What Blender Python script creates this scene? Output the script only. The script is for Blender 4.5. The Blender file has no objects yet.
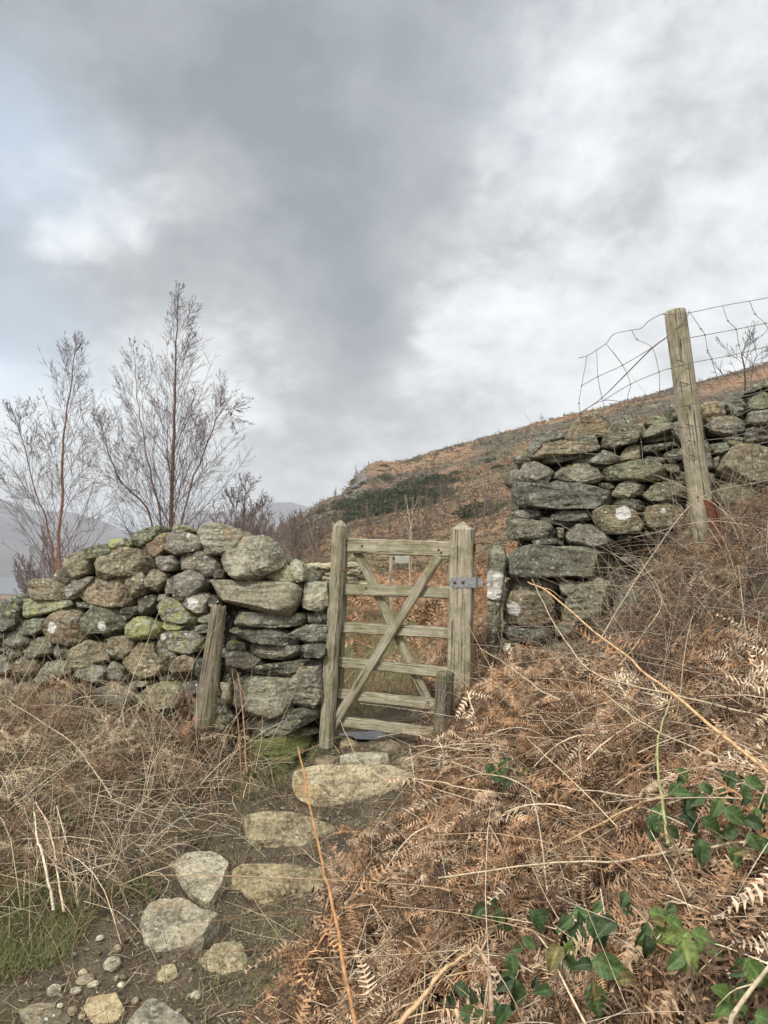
import bpy, math, random
import numpy as np
from mathutils import Vector, Matrix
random.seed(7); rng = np.random.default_rng(11)
SC = bpy.context.scene
COL = SC.collection
FPX = 760.0; HOR = 560.0; EYE = 1.6
TH = math.atan((HOR-512)/FPX)
FW = np.array([0, math.cos(TH), math.sin(TH)]); UPV = np.array([0, -math.sin(TH), math.cos(TH)])
CAM = np.array([0, 0, EYE])
def ray(px, py):
    return FW + (px-384)/FPX*np.array([1., 0, 0]) + (512-py)/FPX*UPV
def P(px, py, Y):
    d = ray(px, py); return CAM + d*(Y/d[1])
def Pplane(px, py, p0, n):
    d = ray(px, py); return CAM + d*(np.dot(p0-CAM, n)/np.dot(d, n))

# ---------------------------------------------------------------- noise
_perm = np.random.default_rng(3).permutation(256); _perm = np.concatenate([_perm, _perm])
_g = np.random.default_rng(4).normal(size=(256, 3)); _g /= np.linalg.norm(_g, axis=1)[:, None]
def perlin(p):
    p = np.asarray(p, float); i = np.floor(p).astype(int); f = p-i; i &= 255
    u = f*f*f*(f*(f*6-15)+10); r = 0
    for dx in (0, 1):
        wx = u[..., 0] if dx else 1-u[..., 0]
        for dy in (0, 1):
            wy = u[..., 1] if dy else 1-u[..., 1]
            for dz in (0, 1):
                wz = u[..., 2] if dz else 1-u[..., 2]
                h = _perm[_perm[_perm[(i[..., 0]+dx) & 255]+((i[..., 1]+dy) & 255)]+((i[..., 2]+dz) & 255)]
                r = r + wx*wy*wz*np.sum(_g[h]*(f-np.array([dx, dy, dz])), axis=-1)
    return r*1.5
def fbm(p, o=4):
    r = 0; a = 1.
    for k in range(o):
        r = r+a*perlin(np.asarray(p)*2**k+k*17.3); a *= .5
    return r

# ---------------------------------------------------------------- mesh helpers
def mesh_from(name, V, Fs, tint=None, smooth=True):
    if not isinstance(Fs, (list, tuple)): Fs = [Fs]
    Fs = [np.asarray(f, dtype=np.int32) for f in Fs if len(f)]
    me = bpy.data.meshes.new(name); me.vertices.add(len(V))
    me.vertices.foreach_set('co', np.ascontiguousarray(V, dtype=np.float32).ravel())
    loops = np.concatenate([f.ravel() for f in Fs]); tot = np.concatenate([np.full(len(f), f.shape[1]) for f in Fs])
    st = np.concatenate([[0], np.cumsum(tot)[:-1]]).astype(np.int32)
    me.loops.add(len(loops)); me.loops.foreach_set('vertex_index', loops.astype(np.int32))
    me.polygons.add(len(tot)); me.polygons.foreach_set('loop_start', st)
    try: me.polygons.foreach_set('loop_total', tot.astype(np.int32))
    except Exception: pass
    me.polygons.foreach_set('use_smooth', np.full(len(tot), bool(smooth)))
    if tint is not None:
        a = me.attributes.new('tint', 'FLOAT_COLOR', 'POINT')
        c = np.ones((len(V), 4), np.float32); c[:, :3] = tint
        a.data.foreach_set('color', c.ravel())
    me.update(calc_edges=True); me.validate()
    return me
def link(name, me, mat=None, parent=None, loc=None):
    o = bpy.data.objects.new(name, me); COL.objects.link(o)
    if mat is not None: me.materials.append(mat)
    if parent is not None: o.parent = parent
    if loc is not None: o.location = loc
    return o
def tag(o, label=None, cat=None, group=None, kind=None):
    if label: o['label'] = label
    if cat: o['category'] = cat
    if group: o['group'] = group
    if kind: o['kind'] = kind
    return o
def empty(name, loc, *a, **k):
    o = bpy.data.objects.new(name, None); COL.objects.link(o); o.location = loc; o.empty_display_size = .1
    return tag(o, *a, **k)
class MB:
    def __init__(s): s.V = []; s.F = {}; s.T = []; s.n = 0
    def add(s, V, F, tint=(1, 1, 1)):
        V = np.asarray(V, float); F = np.asarray(F)
        s.V.append(V); s.F.setdefault(F.shape[1], []).append(F+s.n); s.n += len(V)
        t = np.empty((len(V), 3)); t[:] = tint; s.T.append(t)
    def build(s, name, mat, parent=None, loc=(0, 0, 0), smooth=True):
        V = np.concatenate(s.V)-np.array(loc); F = [np.concatenate(f) for f in s.F.values()]
        me = mesh_from(name, V, F, np.concatenate(s.T), smooth)
        return link(name, me, mat, parent, loc)
def tube(mb, pts, r, sides=4, tint=(1, 1, 1), cap=False):
    pts = np.asarray(pts, float); n = len(pts); r = np.broadcast_to(np.asarray(r, float), (n,))
    t = np.gradient(pts, axis=0); t /= np.linalg.norm(t, axis=1)[:, None]+1e-9
    a = np.array([0, 0, 1.]) if abs(t[0, 2]) < .9 else np.array([1., 0, 0])
    u = np.cross(t, a); u /= np.linalg.norm(u, axis=1)[:, None]+1e-9; w = np.cross(t, u)
    th = np.arange(sides)*2*math.pi/sides
    V = pts[:, None]+r[:, None, None]*(u[:, None]*np.cos(th)[None, :, None]+w[:, None]*np.sin(th)[None, :, None])
    V = V.reshape(-1, 3); k = np.arange(sides); i = np.arange(n-1)[:, None]*sides
    F = np.stack([i+k, i+(k+1) % sides, i+sides+(k+1) % sides, i+sides+k], -1).reshape(-1, 4)
    mb.add(V, F, tint)
    if cap:
        for e, q in ((0, -1), (n-1, 1)):
            c = np.concatenate([V[e*sides:(e+1)*sides], pts[e:e+1]])
            f = np.array([[k_, (k_+1) % sides, sides][::q] for k_ in range(sides)])
            mb.add(c, f, tint)
def spline(pts, n):
    pts = np.asarray(pts, float); m = len(pts)
    if m == 2: return pts[0]+(pts[1]-pts[0])*np.linspace(0, 1, n)[:, None]
    E = np.vstack([2*pts[0]-pts[1], pts, 2*pts[-1]-pts[-2]]); out = []
    for t in np.linspace(0, m-1-1e-6, n):
        i = int(t); f = t-i; a, b, c, d = E[i:i+4]
        out.append(.5*((2*b)+(c-a)*f+(2*a-5*b+4*c-d)*f*f+(3*b-a-3*c+d)*f**3))
    return np.array(out)
def icosphere(k):
    t = (1+5**.5)/2
    V = [(-1, t, 0), (1, t, 0), (-1, -t, 0), (1, -t, 0), (0, -1, t), (0, 1, t), (0, -1, -t), (0, 1, -t), (t, 0, -1), (t, 0, 1), (-t, 0, -1), (-t, 0, 1)]
    V = [np.array(v)/np.linalg.norm(v) for v in V]
    F = [(0, 11, 5), (0, 5, 1), (0, 1, 7), (0, 7, 10), (0, 10, 11), (1, 5, 9), (5, 11, 4), (11, 10, 2), (10, 7, 6), (7, 1, 8), (3, 9, 4), (3, 4, 2), (3, 2, 6), (3, 6, 8), (3, 8, 9), (4, 9, 5), (2, 4, 11), (6, 2, 10), (8, 6, 7), (9, 8, 1)]
    for _ in range(k):
        c = {}; G = []
        def mid(a, b):
            key = (min(a, b), max(a, b))
            if key not in c:
                v = V[a]+V[b]; c[key] = len(V); V.append(v/np.linalg.norm(v))
            return c[key]
        for a, b, d in F:
            x, y, z = mid(a, b), mid(b, d), mid(d, a); G += [(a, x, z), (b, y, x), (d, z, y), (x, y, z)]
        F = G
    return np.array(V), np.array(F)
ICO = {k: icosphere(k) for k in (2, 3, 4, 5)}

# ---------------------------------------------------------------- node helpers
class NT:
    def __init__(s, tree): s.t = tree; tree.nodes.clear()
    def n(s, typ, **k):
        nd = s.t.nodes.new(typ)
        for a, v in k.items(): setattr(nd, a, v)
        return nd
    def l(s, a, b): s.t.links.new(a, b)
    def put(s, sock, v):
        if isinstance(v, bpy.types.NodeSocket): s.l(v, sock)
        else:
            if sock.type == 'RGBA' and not hasattr(v, '__len__'): v = (v, v, v, 1)
            elif sock.type == 'RGBA' and len(v) == 3: v = (*v, 1)
            sock.default_value = v
    def math(s, op, a, b=0., c=None, clamp=False):
        m = s.n('ShaderNodeMath', operation=op, use_clamp=clamp); s.put(m.inputs[0], a); s.put(m.inputs[1], b)
        if c is not None: s.put(m.inputs[2], c)
        return m.outputs[0]
    def vmath(s, op, a, b=None):
        m = s.n('ShaderNodeVectorMath', operation=op); s.put(m.inputs[0], a)
        if b is not None: s.put(m.inputs[3 if op == 'SCALE' else 1], b)
        return m.outputs['Value'] if op in ('LENGTH', 'DISTANCE', 'DOT_PRODUCT') else m.outputs[0]
    def noise(s, vec, scale, detail=4, rough=.55, dist=0., color=False):
        m = s.n('ShaderNodeTexNoise'); s.put(m.inputs['Vector'], vec); s.put(m.inputs['Scale'], scale)
        m.inputs['Detail'].default_value = detail; m.inputs['Roughness'].default_value = rough; m.inputs['Distortion'].default_value = dist
        return m.outputs['Color' if color else 'Fac']
    def ramp(s, v, lo, hi, a=0., b=1., smooth=True):
        m = s.n('ShaderNodeMapRange', interpolation_type='SMOOTHSTEP' if smooth else 'LINEAR'); m.clamp = True
        for i, q in enumerate((v, lo, hi, a, b)): s.put(m.inputs[i], q)
        return m.outputs[0]
    def mix(s, f, a, b, mode='MIX'):
        m = s.n('ShaderNodeMix', data_type='RGBA', blend_type=mode); s.put(m.inputs[0], f); s.put(m.inputs[6], a); s.put(m.inputs[7], b)
        return m.outputs[2]
    def bump(s, h, strength=.5, dist=.01, normal=None):
        m = s.n('ShaderNodeBump'); s.put(m.inputs['Height'], h); m.inputs['Strength'].default_value = strength; m.inputs['Distance'].default_value = dist
        if normal is not None: s.l(normal, m.inputs['Normal'])
        return m.outputs[0]
    def attr(s, name, typ='GEOMETRY'):
        return s.n('ShaderNodeAttribute', attribute_name=name, attribute_type=typ)
def newmat(name):
    m = bpy.data.materials.new(name); m.use_nodes = True; t = NT(m.node_tree)
    b = t.n('ShaderNodeBsdfPrincipled'); o = t.n('ShaderNodeOutputMaterial'); t.l(b.outputs[0], o.inputs[0])
    b.inputs['Roughness'].default_value = .9; b.inputs['Specular IOR Level'].default_value = .25
    return m, t, b

def stone_material(name, local_props=True, brown=0.):
    m, t, b = newmat(name)
    tc = t.n('ShaderNodeTexCoord'); geo = t.n('ShaderNodeNewGeometry'); oi = t.n('ShaderNodeObjectInfo')
    pos = geo.outputs['Position']
    if local_props:
        tone = t.attr('tone', 'OBJECT').outputs['Color']; moss = t.attr('moss', 'OBJECT').outputs['Fac']; lich = t.attr('lichen', 'OBJECT').outputs['Fac']
    else:
        tone = t.attr('tint').outputs['Color']; moss = .25; lich = .2
    n1 = t.noise(pos, 9, 5, .62); n2 = t.noise(pos, 45, 5, .7); n3 = t.noise(pos, 160, 4, .7)
    c = t.mix(t.ramp(n1, .35, .66), (.115, .107, .083), (.31, .29, .225))
    c = t.mix(t.ramp(n2, .42, .66, 0, .55), c, (.47, .455, .38))
    c = t.mix(t.ramp(t.noise(t.vmath('ADD', pos, (3, 9, 2)), 60, 5, .7), .52, .64, 0, .7), c, (.055, .052, .04))
    c = t.mix(t.ramp(n3, .3, .6, .28, .0), c, (.03, .03, .022))
    # rusty / ochre staining
    c = t.mix(t.ramp(t.noise(t.vmath('ADD', pos, (31, 5, 2)), 6, 4), .55, .75, 0, .5), c, (.26, .17, .09))
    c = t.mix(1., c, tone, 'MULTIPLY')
    # grey-green crust lichen
    v = t.noise(t.vmath('ADD', pos, (7, 1, 4)), 28, 6, .65, .3)
    c = t.mix(t.ramp(t.math('ADD', v, t.math('MULTIPLY', lich, .05)), .57, .62, 0, .6), c, (.42, .43, .35))
    v = t.noise(t.vmath('ADD', pos, (1, 14, 4)), 19, 6, .7, .2)
    c = t.mix(t.ramp(t.math('ADD', v, t.math('MULTIPLY', lich, .16)), .66, .70, 0, .85), c, (.36, .375, .15))
    vo = t.n('ShaderNodeTexVoronoi'); vo.inputs['Scale'].default_value = 26
    t.l(t.vmath('ADD', pos, t.vmath('SCALE', t.noise(pos, 60, 3, color=True), .02)), vo.inputs['Vector'])
    c = t.mix(t.math('MULTIPLY', t.ramp(vo.outputs['Distance'], .2, .16), t.ramp(t.noise(pos, 5, 2), .52, .56)), c, (.55, .55, .47))
    # moss sits on upward faces and in damp patches
    nz = t.n('ShaderNodeSeparateXYZ'); t.l(geo.outputs['Normal'], nz.inputs[0])
    mv = t.math('ADD', t.math('MULTIPLY', nz.outputs[2], .22), t.noise(t.vmath('ADD', pos, (9, 3, 3)), 12, 6, .7))
    mv = t.math('ADD', mv, t.math('MULTIPLY', moss, .35))
    mf = t.ramp(mv, .74, .86)
    c = t.mix(t.math('MULTIPLY', mf, .85), c, t.mix(t.noise(pos, 70, 3), (.07, .08, .02), (.2, .21, .06)))
    if local_props:
        sp = t.attr('spot', 'OBJECT').outputs['Vector']; sr = t.attr('spot_r', 'OBJECT').outputs['Fac']
        d = t.vmath('DISTANCE', t.vmath('ADD', tc.outputs['Object'], t.vmath('SCALE', t.vmath('SUBTRACT', t.noise(pos, 38, 8, .75, color=True), (.5, .5, .5)), .06)), sp)
        f = t.ramp(t.math('DIVIDE', d, t.math('MAXIMUM', sr, .0001)), .97, 1.01, 1, 0)
        f = t.math('MULTIPLY', f, t.ramp(n3, .28, .42, .35, 1))
        c = t.mix(f, c, (.68, .66, .6))
    t.l(c, b.inputs['Base Color'])
    st = t.n('ShaderNodeMapping'); st.inputs['Scale'].default_value = (6, 6, 55); t.l(tc.outputs['Object'], st.inputs[0])
    strata = t.noise(st.outputs[0], 1.5, 4, .6)
    h = t.math('ADD', t.math('MULTIPLY', n2, .7), t.math('MULTIPLY', n3, .28)); h = t.math('ADD', h, t.math('MULTIPLY', strata, .5))
    t.l(t.bump(h, .85, .022), b.inputs['Normal']); b.inputs['Roughness'].default_value = .93
    return m
def wood_material(name, c1, c2, green, dark=(.07, .055, .035)):
    m, t, b = newmat(name); tc = t.n('ShaderNodeTexCoord'); geo = t.n('ShaderNodeNewGeometry')
    mp = t.n('ShaderNodeMapping'); mp.inputs['Scale'].default_value = (60, 60, 3.2)
    oi = t.n('ShaderNodeObjectInfo'); off = t.vmath('SCALE', oi.outputs['Location'], 5.)
    t.l(t.vmath('ADD', tc.outputs['Object'], off), mp.inputs[0])
    g = t.noise(mp.outputs[0], 1, 6, .65, .4)
    mp2 = t.n('ShaderNodeMapping'); mp2.inputs['Scale'].default_value = (150, 150, 4); t.l(tc.outputs['Object'], mp2.inputs[0])
    crack = t.noise(mp2.outputs[0], 1, 3, .5)
    pos = geo.outputs['Position']
    c = t.mix(t.ramp(g, .3, .7), c1, c2)
    c = t.mix(t.ramp(t.noise(pos, 10, 5, .65), .42, .66, 0, .8), c, green)
    c = t.mix(t.ramp(t.noise(pos, 45, 5, .7), .55, .68, 0, .55), c, (.42, .4, .31))
    kn = t.n('ShaderNodeTexVoronoi'); kn.inputs['Scale'].default_value = 1.
    mp3 = t.n('ShaderNodeMapping'); mp3.inputs['Scale'].default_value = (12, 12, 4.5); t.l(tc.outputs['Object'], mp3.inputs[0]); t.l(mp3.outputs[0], kn.inputs[0])
    c = t.mix(t.ramp(kn.outputs['Distance'], .12, .04, 0, .7), c, (.1, .065, .035))
    ck = t.ramp(crack, .40, .33)
    c = t.mix(t.math('MULTIPLY', ck, .8), c, dark)
    t.l(c, b.inputs['Base Color'])
    h = t.math('SUBTRACT', t.math('MULTIPLY', g, .6), t.math('MULTIPLY', ck, .8))
    t.l(t.bump(h, 1., .009), b.inputs['Normal']); return m
def tint_material(name, rough=.85, var=.35, scale=120, trans=0.):
    m, t, b = newmat(name); geo = t.n('ShaderNodeNewGeometry'); a = t.attr('tint').outputs['Color']
    n = t.noise(geo.outputs['Position'], scale, 3, .6)
    c = t.mix(1., a, t.mix(t.ramp(n, .3, .7), (1-var,)*3, (1+var,)*3), 'MULTIPLY')
    t.l(c, b.inputs['Base Color']); b.inputs['Roughness'].default_value = rough
    if trans:
        tr = t.n('ShaderNodeBsdfTranslucent'); t.l(c, tr.inputs[0]); ms = t.n('ShaderNodeMixShader'); ms.inputs[0].default_value = trans
        out = [x for x in t.t.nodes if x.type == 'OUTPUT_MATERIAL'][0]
        t.l(b.outputs[0], ms.inputs[1]); t.l(tr.outputs[0], ms.inputs[2]); t.l(ms.outputs[0], out.inputs[0])
    return m
M_STONE = stone_material('weathered_stone'); M_RUB = stone_material('wall_rubble', False)
M_GATE = wood_material('gate_timber', (.24, .21, .145), (.43, .39, .29), (.2, .19, .095))
M_POST = wood_material('post_timber', (.26, .22, .155), (.45, .4, .3), (.17, .165, .085))
M_ROT = wood_material('old_timber', (.09, .07, .048), (.27, .23, .17), (.13, .12, .06))
M_STRAW = tint_material('dry_stems', .7, .3, 60, .0)
M_BRACK = tint_material('dead_bracken_leaf', .8, .45, 50, .0)
M_GRASS = tint_material('grass_blades', .7, .25, 40, .3)
M_BARK = tint_material('birch_bark', .8, .3, 30)
def plain(name, c, rough=.6, metal=0., nscale=80, var=.3, bumpd=.002):
    m, t, b = newmat(name); geo = t.n('ShaderNodeNewGeometry'); n = t.noise(geo.outputs['Position'], nscale, 5, .65)
    t.l(t.mix(t.ramp(n, .3, .7), tuple(x*(1-var) for x in c), tuple(x*(1+var) for x in c)), b.inputs['Base Color'])
    b.inputs['Roughness'].default_value = rough; b.inputs['Metallic'].default_value = metal
    t.l(t.bump(n, .5, bumpd), b.inputs['Normal']); return m
M_GALV = plain('galvanised_steel', (.27, .28, .285), .55, .5)
M_RUST = plain('rusty_iron', (.15, .06, .035), .85, .2)
M_WIRE = plain('fence_wire', (.2, .18, .16), .6, .5)

# ---------------------------------------------------------------- terrain
NEAR = []
def a_(px, Y, z): NEAR.append(((px-384)/FPX*Y, Y, z))
for q in [(100, 2.4, .08), (200, 2.4, .09), (0, 2.5, .1), (180, 2.95, .13), (270, 3.2, .10), (290, 3.5, .18), (345, 3.78, .30), (350, 4.02, .47), (385, 4.3, .555), (300, 4.1, .42), (255, 4.35, .35), (320, 4.4, .5), (390, 5, .55), (400, 7, .58), (400, 9.5, .6),
          (0, 3.0, .24), (80, 3.3, .3), (0, 4.0, .5), (120, 4.0, .5), (200, 4.0, .43), (240, 3.8, .34), (0, 4.7, .6), (150, 4.4, .58), (285, 4.35, .38), (-150, 3.5, .4), (-150, 5, .6), (0, 6.5, .5), (200, 6, .5), (0, 9, .2), (250, 9, .5),
          (330, 2.4, .14), (400, 2.1, .18), (400, 2.7, .3), (400, 3.3, .4), (425, 3.9, .5), (460, 4.2, .56), (500, 1.8, .32), (500, 2.4, .42), (500, 3.0, .55), (510, 3.7, .7), (510, 4.4, .85), (500, 4.9, .88),
          (600, 1.7, .45), (600, 2.4, .62), (600, 3.2, .76), (600, 4.0, .88), (600, 4.6, .95), (645, 4.0, 1.15), (650, 4.6, 1.25), (700, 1.5, .5), (700, 2.2, .75), (700, 2.9, 1.05), (700, 3.5, 1.38), (700, 3.95, 1.6), (700, 4.5, 1.64),
          (768, 1.5, .55), (768, 2.2, .85), (768, 3, 1.3), (768, 3.8, 1.6), (768, 4.6, 1.72), (900, 2, .85), (900, 3, 1.4), (900, 4.5, 1.85), (520, 6, 1.05), (650, 6, 1.8), (768, 6.5, 2.25), (560, 9, 1.3)]: a_(*q)
NEAR += [(0, 0, 0), (-1, 0, 0), (-2, 1, .05), (0, -3, -.2), (-.8, 1.5, .03), (-.3, 1.2, .02), (1.2, .8, .3), (1.5, 0, .35), (3, 0, .8), (3, 3, 1.6), (.25, 1.2, .1)]
NEAR = np.array(NEAR, float)
def _U(r): return np.where(r > 1e-9, r*r*np.log(r+1e-12), 0)
_n = len(NEAR); _K = _U(np.linalg.norm(NEAR[:, None, :2]-NEAR[None, :, :2], axis=-1))+np.eye(_n)*.03
_Pm = np.c_[np.ones(_n), NEAR[:, :2]]; _A = np.block([[_K, _Pm], [_Pm.T, np.zeros((3, 3))]])
_W = np.linalg.solve(_A, np.r_[NEAR[:, 2], 0, 0, 0])
def near_z(x, y):
    out = np.empty(x.size); X = x.ravel(); Yv = y.ravel()
    for i in range(0, X.size, 20000):
        xs = X[i:i+20000]; ys = Yv[i:i+20000]
        r = np.sqrt((xs[:, None]-NEAR[None, :, 0])**2+(ys[:, None]-NEAR[None, :, 1])**2)
        out[i:i+20000] = _U(r)@_W[:_n]+_W[_n]+_W[_n+1]*xs+_W[_n+2]*ys
    return out.reshape(x.shape)
FR = np.array([12, 20, 35, 60, 100, 170, 300.])
FP = np.array([-900, -300, 60, 150, 230, 275, 330, 344, 352, 368, 410, 450, 520, 545, 620, 700, 768, 900, 1300.])
FT = np.array([
    [660, 645, 635, 632, 632, 628, 620], [650, 632, 622, 625, 628, 625, 618], [645, 622, 612, 612, 615, 612, 608], [640, 612, 600, 598, 600, 600, 600], [632, 600, 582, 572, 566, 563, 561],
    [628, 596, 575, 562, 552, 542, 532], [625, 592, 572, 548, 530, 514, 500], [624, 591, 570, 545, 526, 510, 494], [623, 590, 567, 541, 520, 502, 483], [622, 590, 566, 540, 517, 496, 469], [621, 589, 563, 536, 509, 486, 461], [620, 588, 560, 530, 500, 475, 447],
    [600, 565, 535, 505, 478, 455, 430], [592, 557, 527, 497, 471, 449, 423], [570, 530, 500, 470, 445, 425, 404], [550, 509, 477, 449, 427, 407, 384], [530, 490, 455, 430, 410, 390, 364], [505, 465, 430, 405, 385, 365, 340], [470, 425, 395, 370, 350, 330, 305.]])
FZ = EYE+FR[None]*(HOR-FT)/FPX
def far_z(x, y):
    r = np.hypot(x, y); az = np.arctan2(x, np.maximum(y, 1e-3)); az = np.clip(az, -1.2, 1.05)
    az = np.where(y <= 0, np.sign(x)*1.05, az); px = 384+FPX*np.tan(az)
    i = np.clip(np.searchsorted(FP, px)-1, 0, len(FP)-2); fx = np.clip((px-FP[i])/(FP[i+1]-FP[i]), 0, 1)
    # euclid r -> depth along view for consistency
    Y = r*np.cos(az); Yc = np.clip(Y, 12, 300); lr = np.log(FR); L = np.log(Yc)
    j = np.clip(np.searchsorted(lr, L)-1, 0, len(FR)-2); fr = (L-lr[j])/(lr[j+1]-lr[j])
    z = (FZ[i, j]*(1-fx)+FZ[i+1, j]*fx)*(1-fr)+(FZ[i, j+1]*(1-fx)+FZ[i+1, j+1]*fx)*fr
    # beyond 300: fall to the valley, lake basin, then the far fells
    b = np.clip((Y-300)/900, 0, 1); b = b*b*(3-2*b)
    zb = z-6*np.clip((Y-300)/80, 0, 1)*np.where(px > 250, 1, 0)
    z = np.where(Y > 300, zb*(1-b)+(-46)*b, z)
    c = np.clip((Y-1650)/2400, 0, 1); c = c*c*(3-2*c)
    az2 = np.arctan2(x, np.maximum(y, 1e-3))
    top = 270+50*np.sin(az2*9+1.2)+45*np.sin(az2*23)+25*np.sin(az2*51+2)
    z = np.where(Y > 1650, -46+(top+46)*c-np.clip((Y-4050)/2000, 0, 1)*200, z)
    return z
def smooth01(t): t = np.clip(t, 0, 1); return t*t*(3-2*t)
def H(x, y):
    x = np.atleast_1d(np.asarray(x, float)); y = np.atleast_1d(np.asarray(y, float)); r = np.hypot(x, y)
    f = smooth01((r-6.0)/5.5); zn = np.zeros_like(r); m = f < 1
    if m.any(): zn[m] = near_z(x[m], y[m])
    z = zn*(1-f)+far_z(x, y)*f
    q = np.stack([x, y, np.zeros_like(x)], -1)
    z = z+.010*np.where(r < 8, fbm(q*9, 3), 0)+.016*fbm(q*2.3, 4)*np.clip(1-f*.5, 0, 1)+f*(.25*fbm(q*.12, 3)*np.clip(r/60, 0, 1)+np.clip((r-40)/200, 0, 1)*np.where(r < 1000, 1.6, 0)*(fbm(q*.022, 5)))
    far = np.clip((r-1900)/1500, 0, 1); z = z+far*45*fbm(q*.0016, 5)
    # rocky bluff at the end of the ridge
    px = 384+FPX*x/np.maximum(y, 1); cr = np.exp(-((px-378)/26)**2)*np.clip((r-170)/60, 0, 1)*(r < 420)
    z = z+cr*2.5*np.abs(fbm(q*.06+5, 4))
    return z
def Hs(x, y): return float(H([x], [y])[0])
ang = np.concatenate([np.linspace(-math.pi, -.75, 60, endpoint=False), np.linspace(-.75, .75, 620), np.linspace(.75, math.pi, 61)[1:-1]])
rad = np.concatenate([[0.0], np.geomspace(.15, 1.6, 20, endpoint=False), np.linspace(1.6, 6, 150, endpoint=False), np.geomspace(6, 420, 210, endpoint=False), np.geomspace(420, 4800, 90)])
A, R = np.meshgrid(ang, rad); X = R*np.sin(A); Yg = R*np.cos(A); Z = H(X.ravel(), Yg.ravel()).reshape(X.shape)
na = len(ang); nr = len(rad); i = np.arange(nr-1)[:, None]*na; k = np.arange(na)
Fg = np.stack([i+k, i+na+k, i+na+(k+1) % na, i+(k+1) % na], -1).reshape(-1, 4)[:, ::-1]
mg, t, b = newmat('moorland_ground'); geo = t.n('ShaderNodeNewGeometry'); pos = geo.outputs['Position']
sx = t.n('ShaderNodeSeparateXYZ'); t.l(pos, sx.inputs[0]); dist = t.vmath('LENGTH', pos)
soil = t.mix(t.ramp(t.noise(pos, 7, 6, .65), .35, .65), (.135, .105, .07), (.27, .22, .15))
soil = t.mix(t.ramp(t.noise(pos, 55, 5, .7), .5, .68, 0, .7), soil, (.38, .32, .23))
soil = t.mix(t.ramp(t.noise(t.vmath('ADD', pos, (4, 4, 4)), 90, 4, .7), .52, .66, 0, .7), soil, (.045, .033, .022))
gl = t.math('ADD', t.noise(t.vmath('ADD', pos, (2.2, 0, 0)), 2.1, 5, .65), t.math('MULTIPLY', t.ramp(sx.outputs[0], -1.15, -1.5), .12))
soil = t.mix(t.ramp(gl, .58, .68, 0, .6), soil, (.115, .12, .045))
field = t.mix(t.ramp(t.noise(pos, .8, 6, .7), .4, .62), (.27, .235, .12), (.30, .17, .1)); field = t.mix(t.ramp(t.noise(pos, 3, 5, .7), .4, .7, 0, .6), field, (.16, .15, .06))
mp = t.n('ShaderNodeMapping'); mp.inputs['Scale'].default_value = (1, .6, 2.2); t.l(pos, mp.inputs[0]); hp = mp.outputs[0]
hill = t.mix(t.ramp(t.noise(hp, .02, 7, .6, .6), .44, .54), (.13, .105, .075), (.31, .185, .105))
hill = t.mix(t.ramp(t.noise(t.vmath('ADD', hp, (50, 9, 7)), .045, 7, .65, .5), .5, .6, 0, .7), hill, (.11, .11, .06))
hill = t.mix(t.ramp(t.noise(t.vmath('ADD', hp, (90, 19, 7)), .07, 7, .7, .3), .57, .64, 0, .7), hill, (.33, .26, .15))
hill = t.mix(t.ramp(t.noise(t.vmath('ADD', hp, (5, 19, 70)), .5, 6, .75), .5, .66, 0, .55), hill, (.06, .055, .035))
nz = t.n('ShaderNodeSeparateXYZ'); t.l(geo.outputs['Normal'], nz.inputs[0])
hill = t.mix(t.ramp(nz.outputs[2], .9, .8, 0, .8), hill, (.2, .2, .18))
valley = t.mix(t.ramp(t.noise(pos, .006, 6, .6), .42, .58), (.075, .055, .065), (.12, .1, .09))
c = t.mix(t.ramp(dist, 4.6, 6.5), soil, field); c = t.mix(t.ramp(dist, 22, 45), c, hill); c = t.mix(t.ramp(dist, 420, 700), c, valley)
t.l(c, b.inputs['Base Color']); b.inputs['Roughness'].default_value = .95
h = t.math('ADD', t.noise(pos, 30, 6, .7), t.math('MULTIPLY', t.noise(pos, 120, 4, .7), .4))
b1 = t.bump(h, 1., .05); h2 = t.noise(hp, .5, 8, .7); t.l(t.bump(t.math('MULTIPLY', h2, t.ramp(dist, 30, 80)), .8, 1.2, b1), b.inputs['Normal'])
g = link('ground', mesh_from('ground', np.stack([X, Yg, Z], -1).reshape(-1, 3), Fg), mg); tag(g, kind='structure')

# lake in the valley
mw, t, b = newmat('lake_water'); b.inputs['Base Color'].default_value = (.1, .12, .14, 1); b.inputs['Roughness'].default_value = .18; b.inputs['Specular IOR Level'].default_value = .6
geo = t.n('ShaderNodeNewGeometry'); t.l(t.bump(t.noise(geo.outputs['Position'], .4, 4), .3, .3), b.inputs['Normal'])
V = []; th = np.linspace(-1.25, .1, 60)
for a in th: V += [(r*math.sin(a), r*math.cos(a), -39.) for r in (600, 2100)]
V = np.array(V); k = np.arange(59)*2; F = np.stack([k, k+1, k+3, k+2], -1)
lk = link('lake_water', mesh_from('lake_water', V, F[:, ::-1]), mw); tag(lk, kind='structure')

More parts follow.
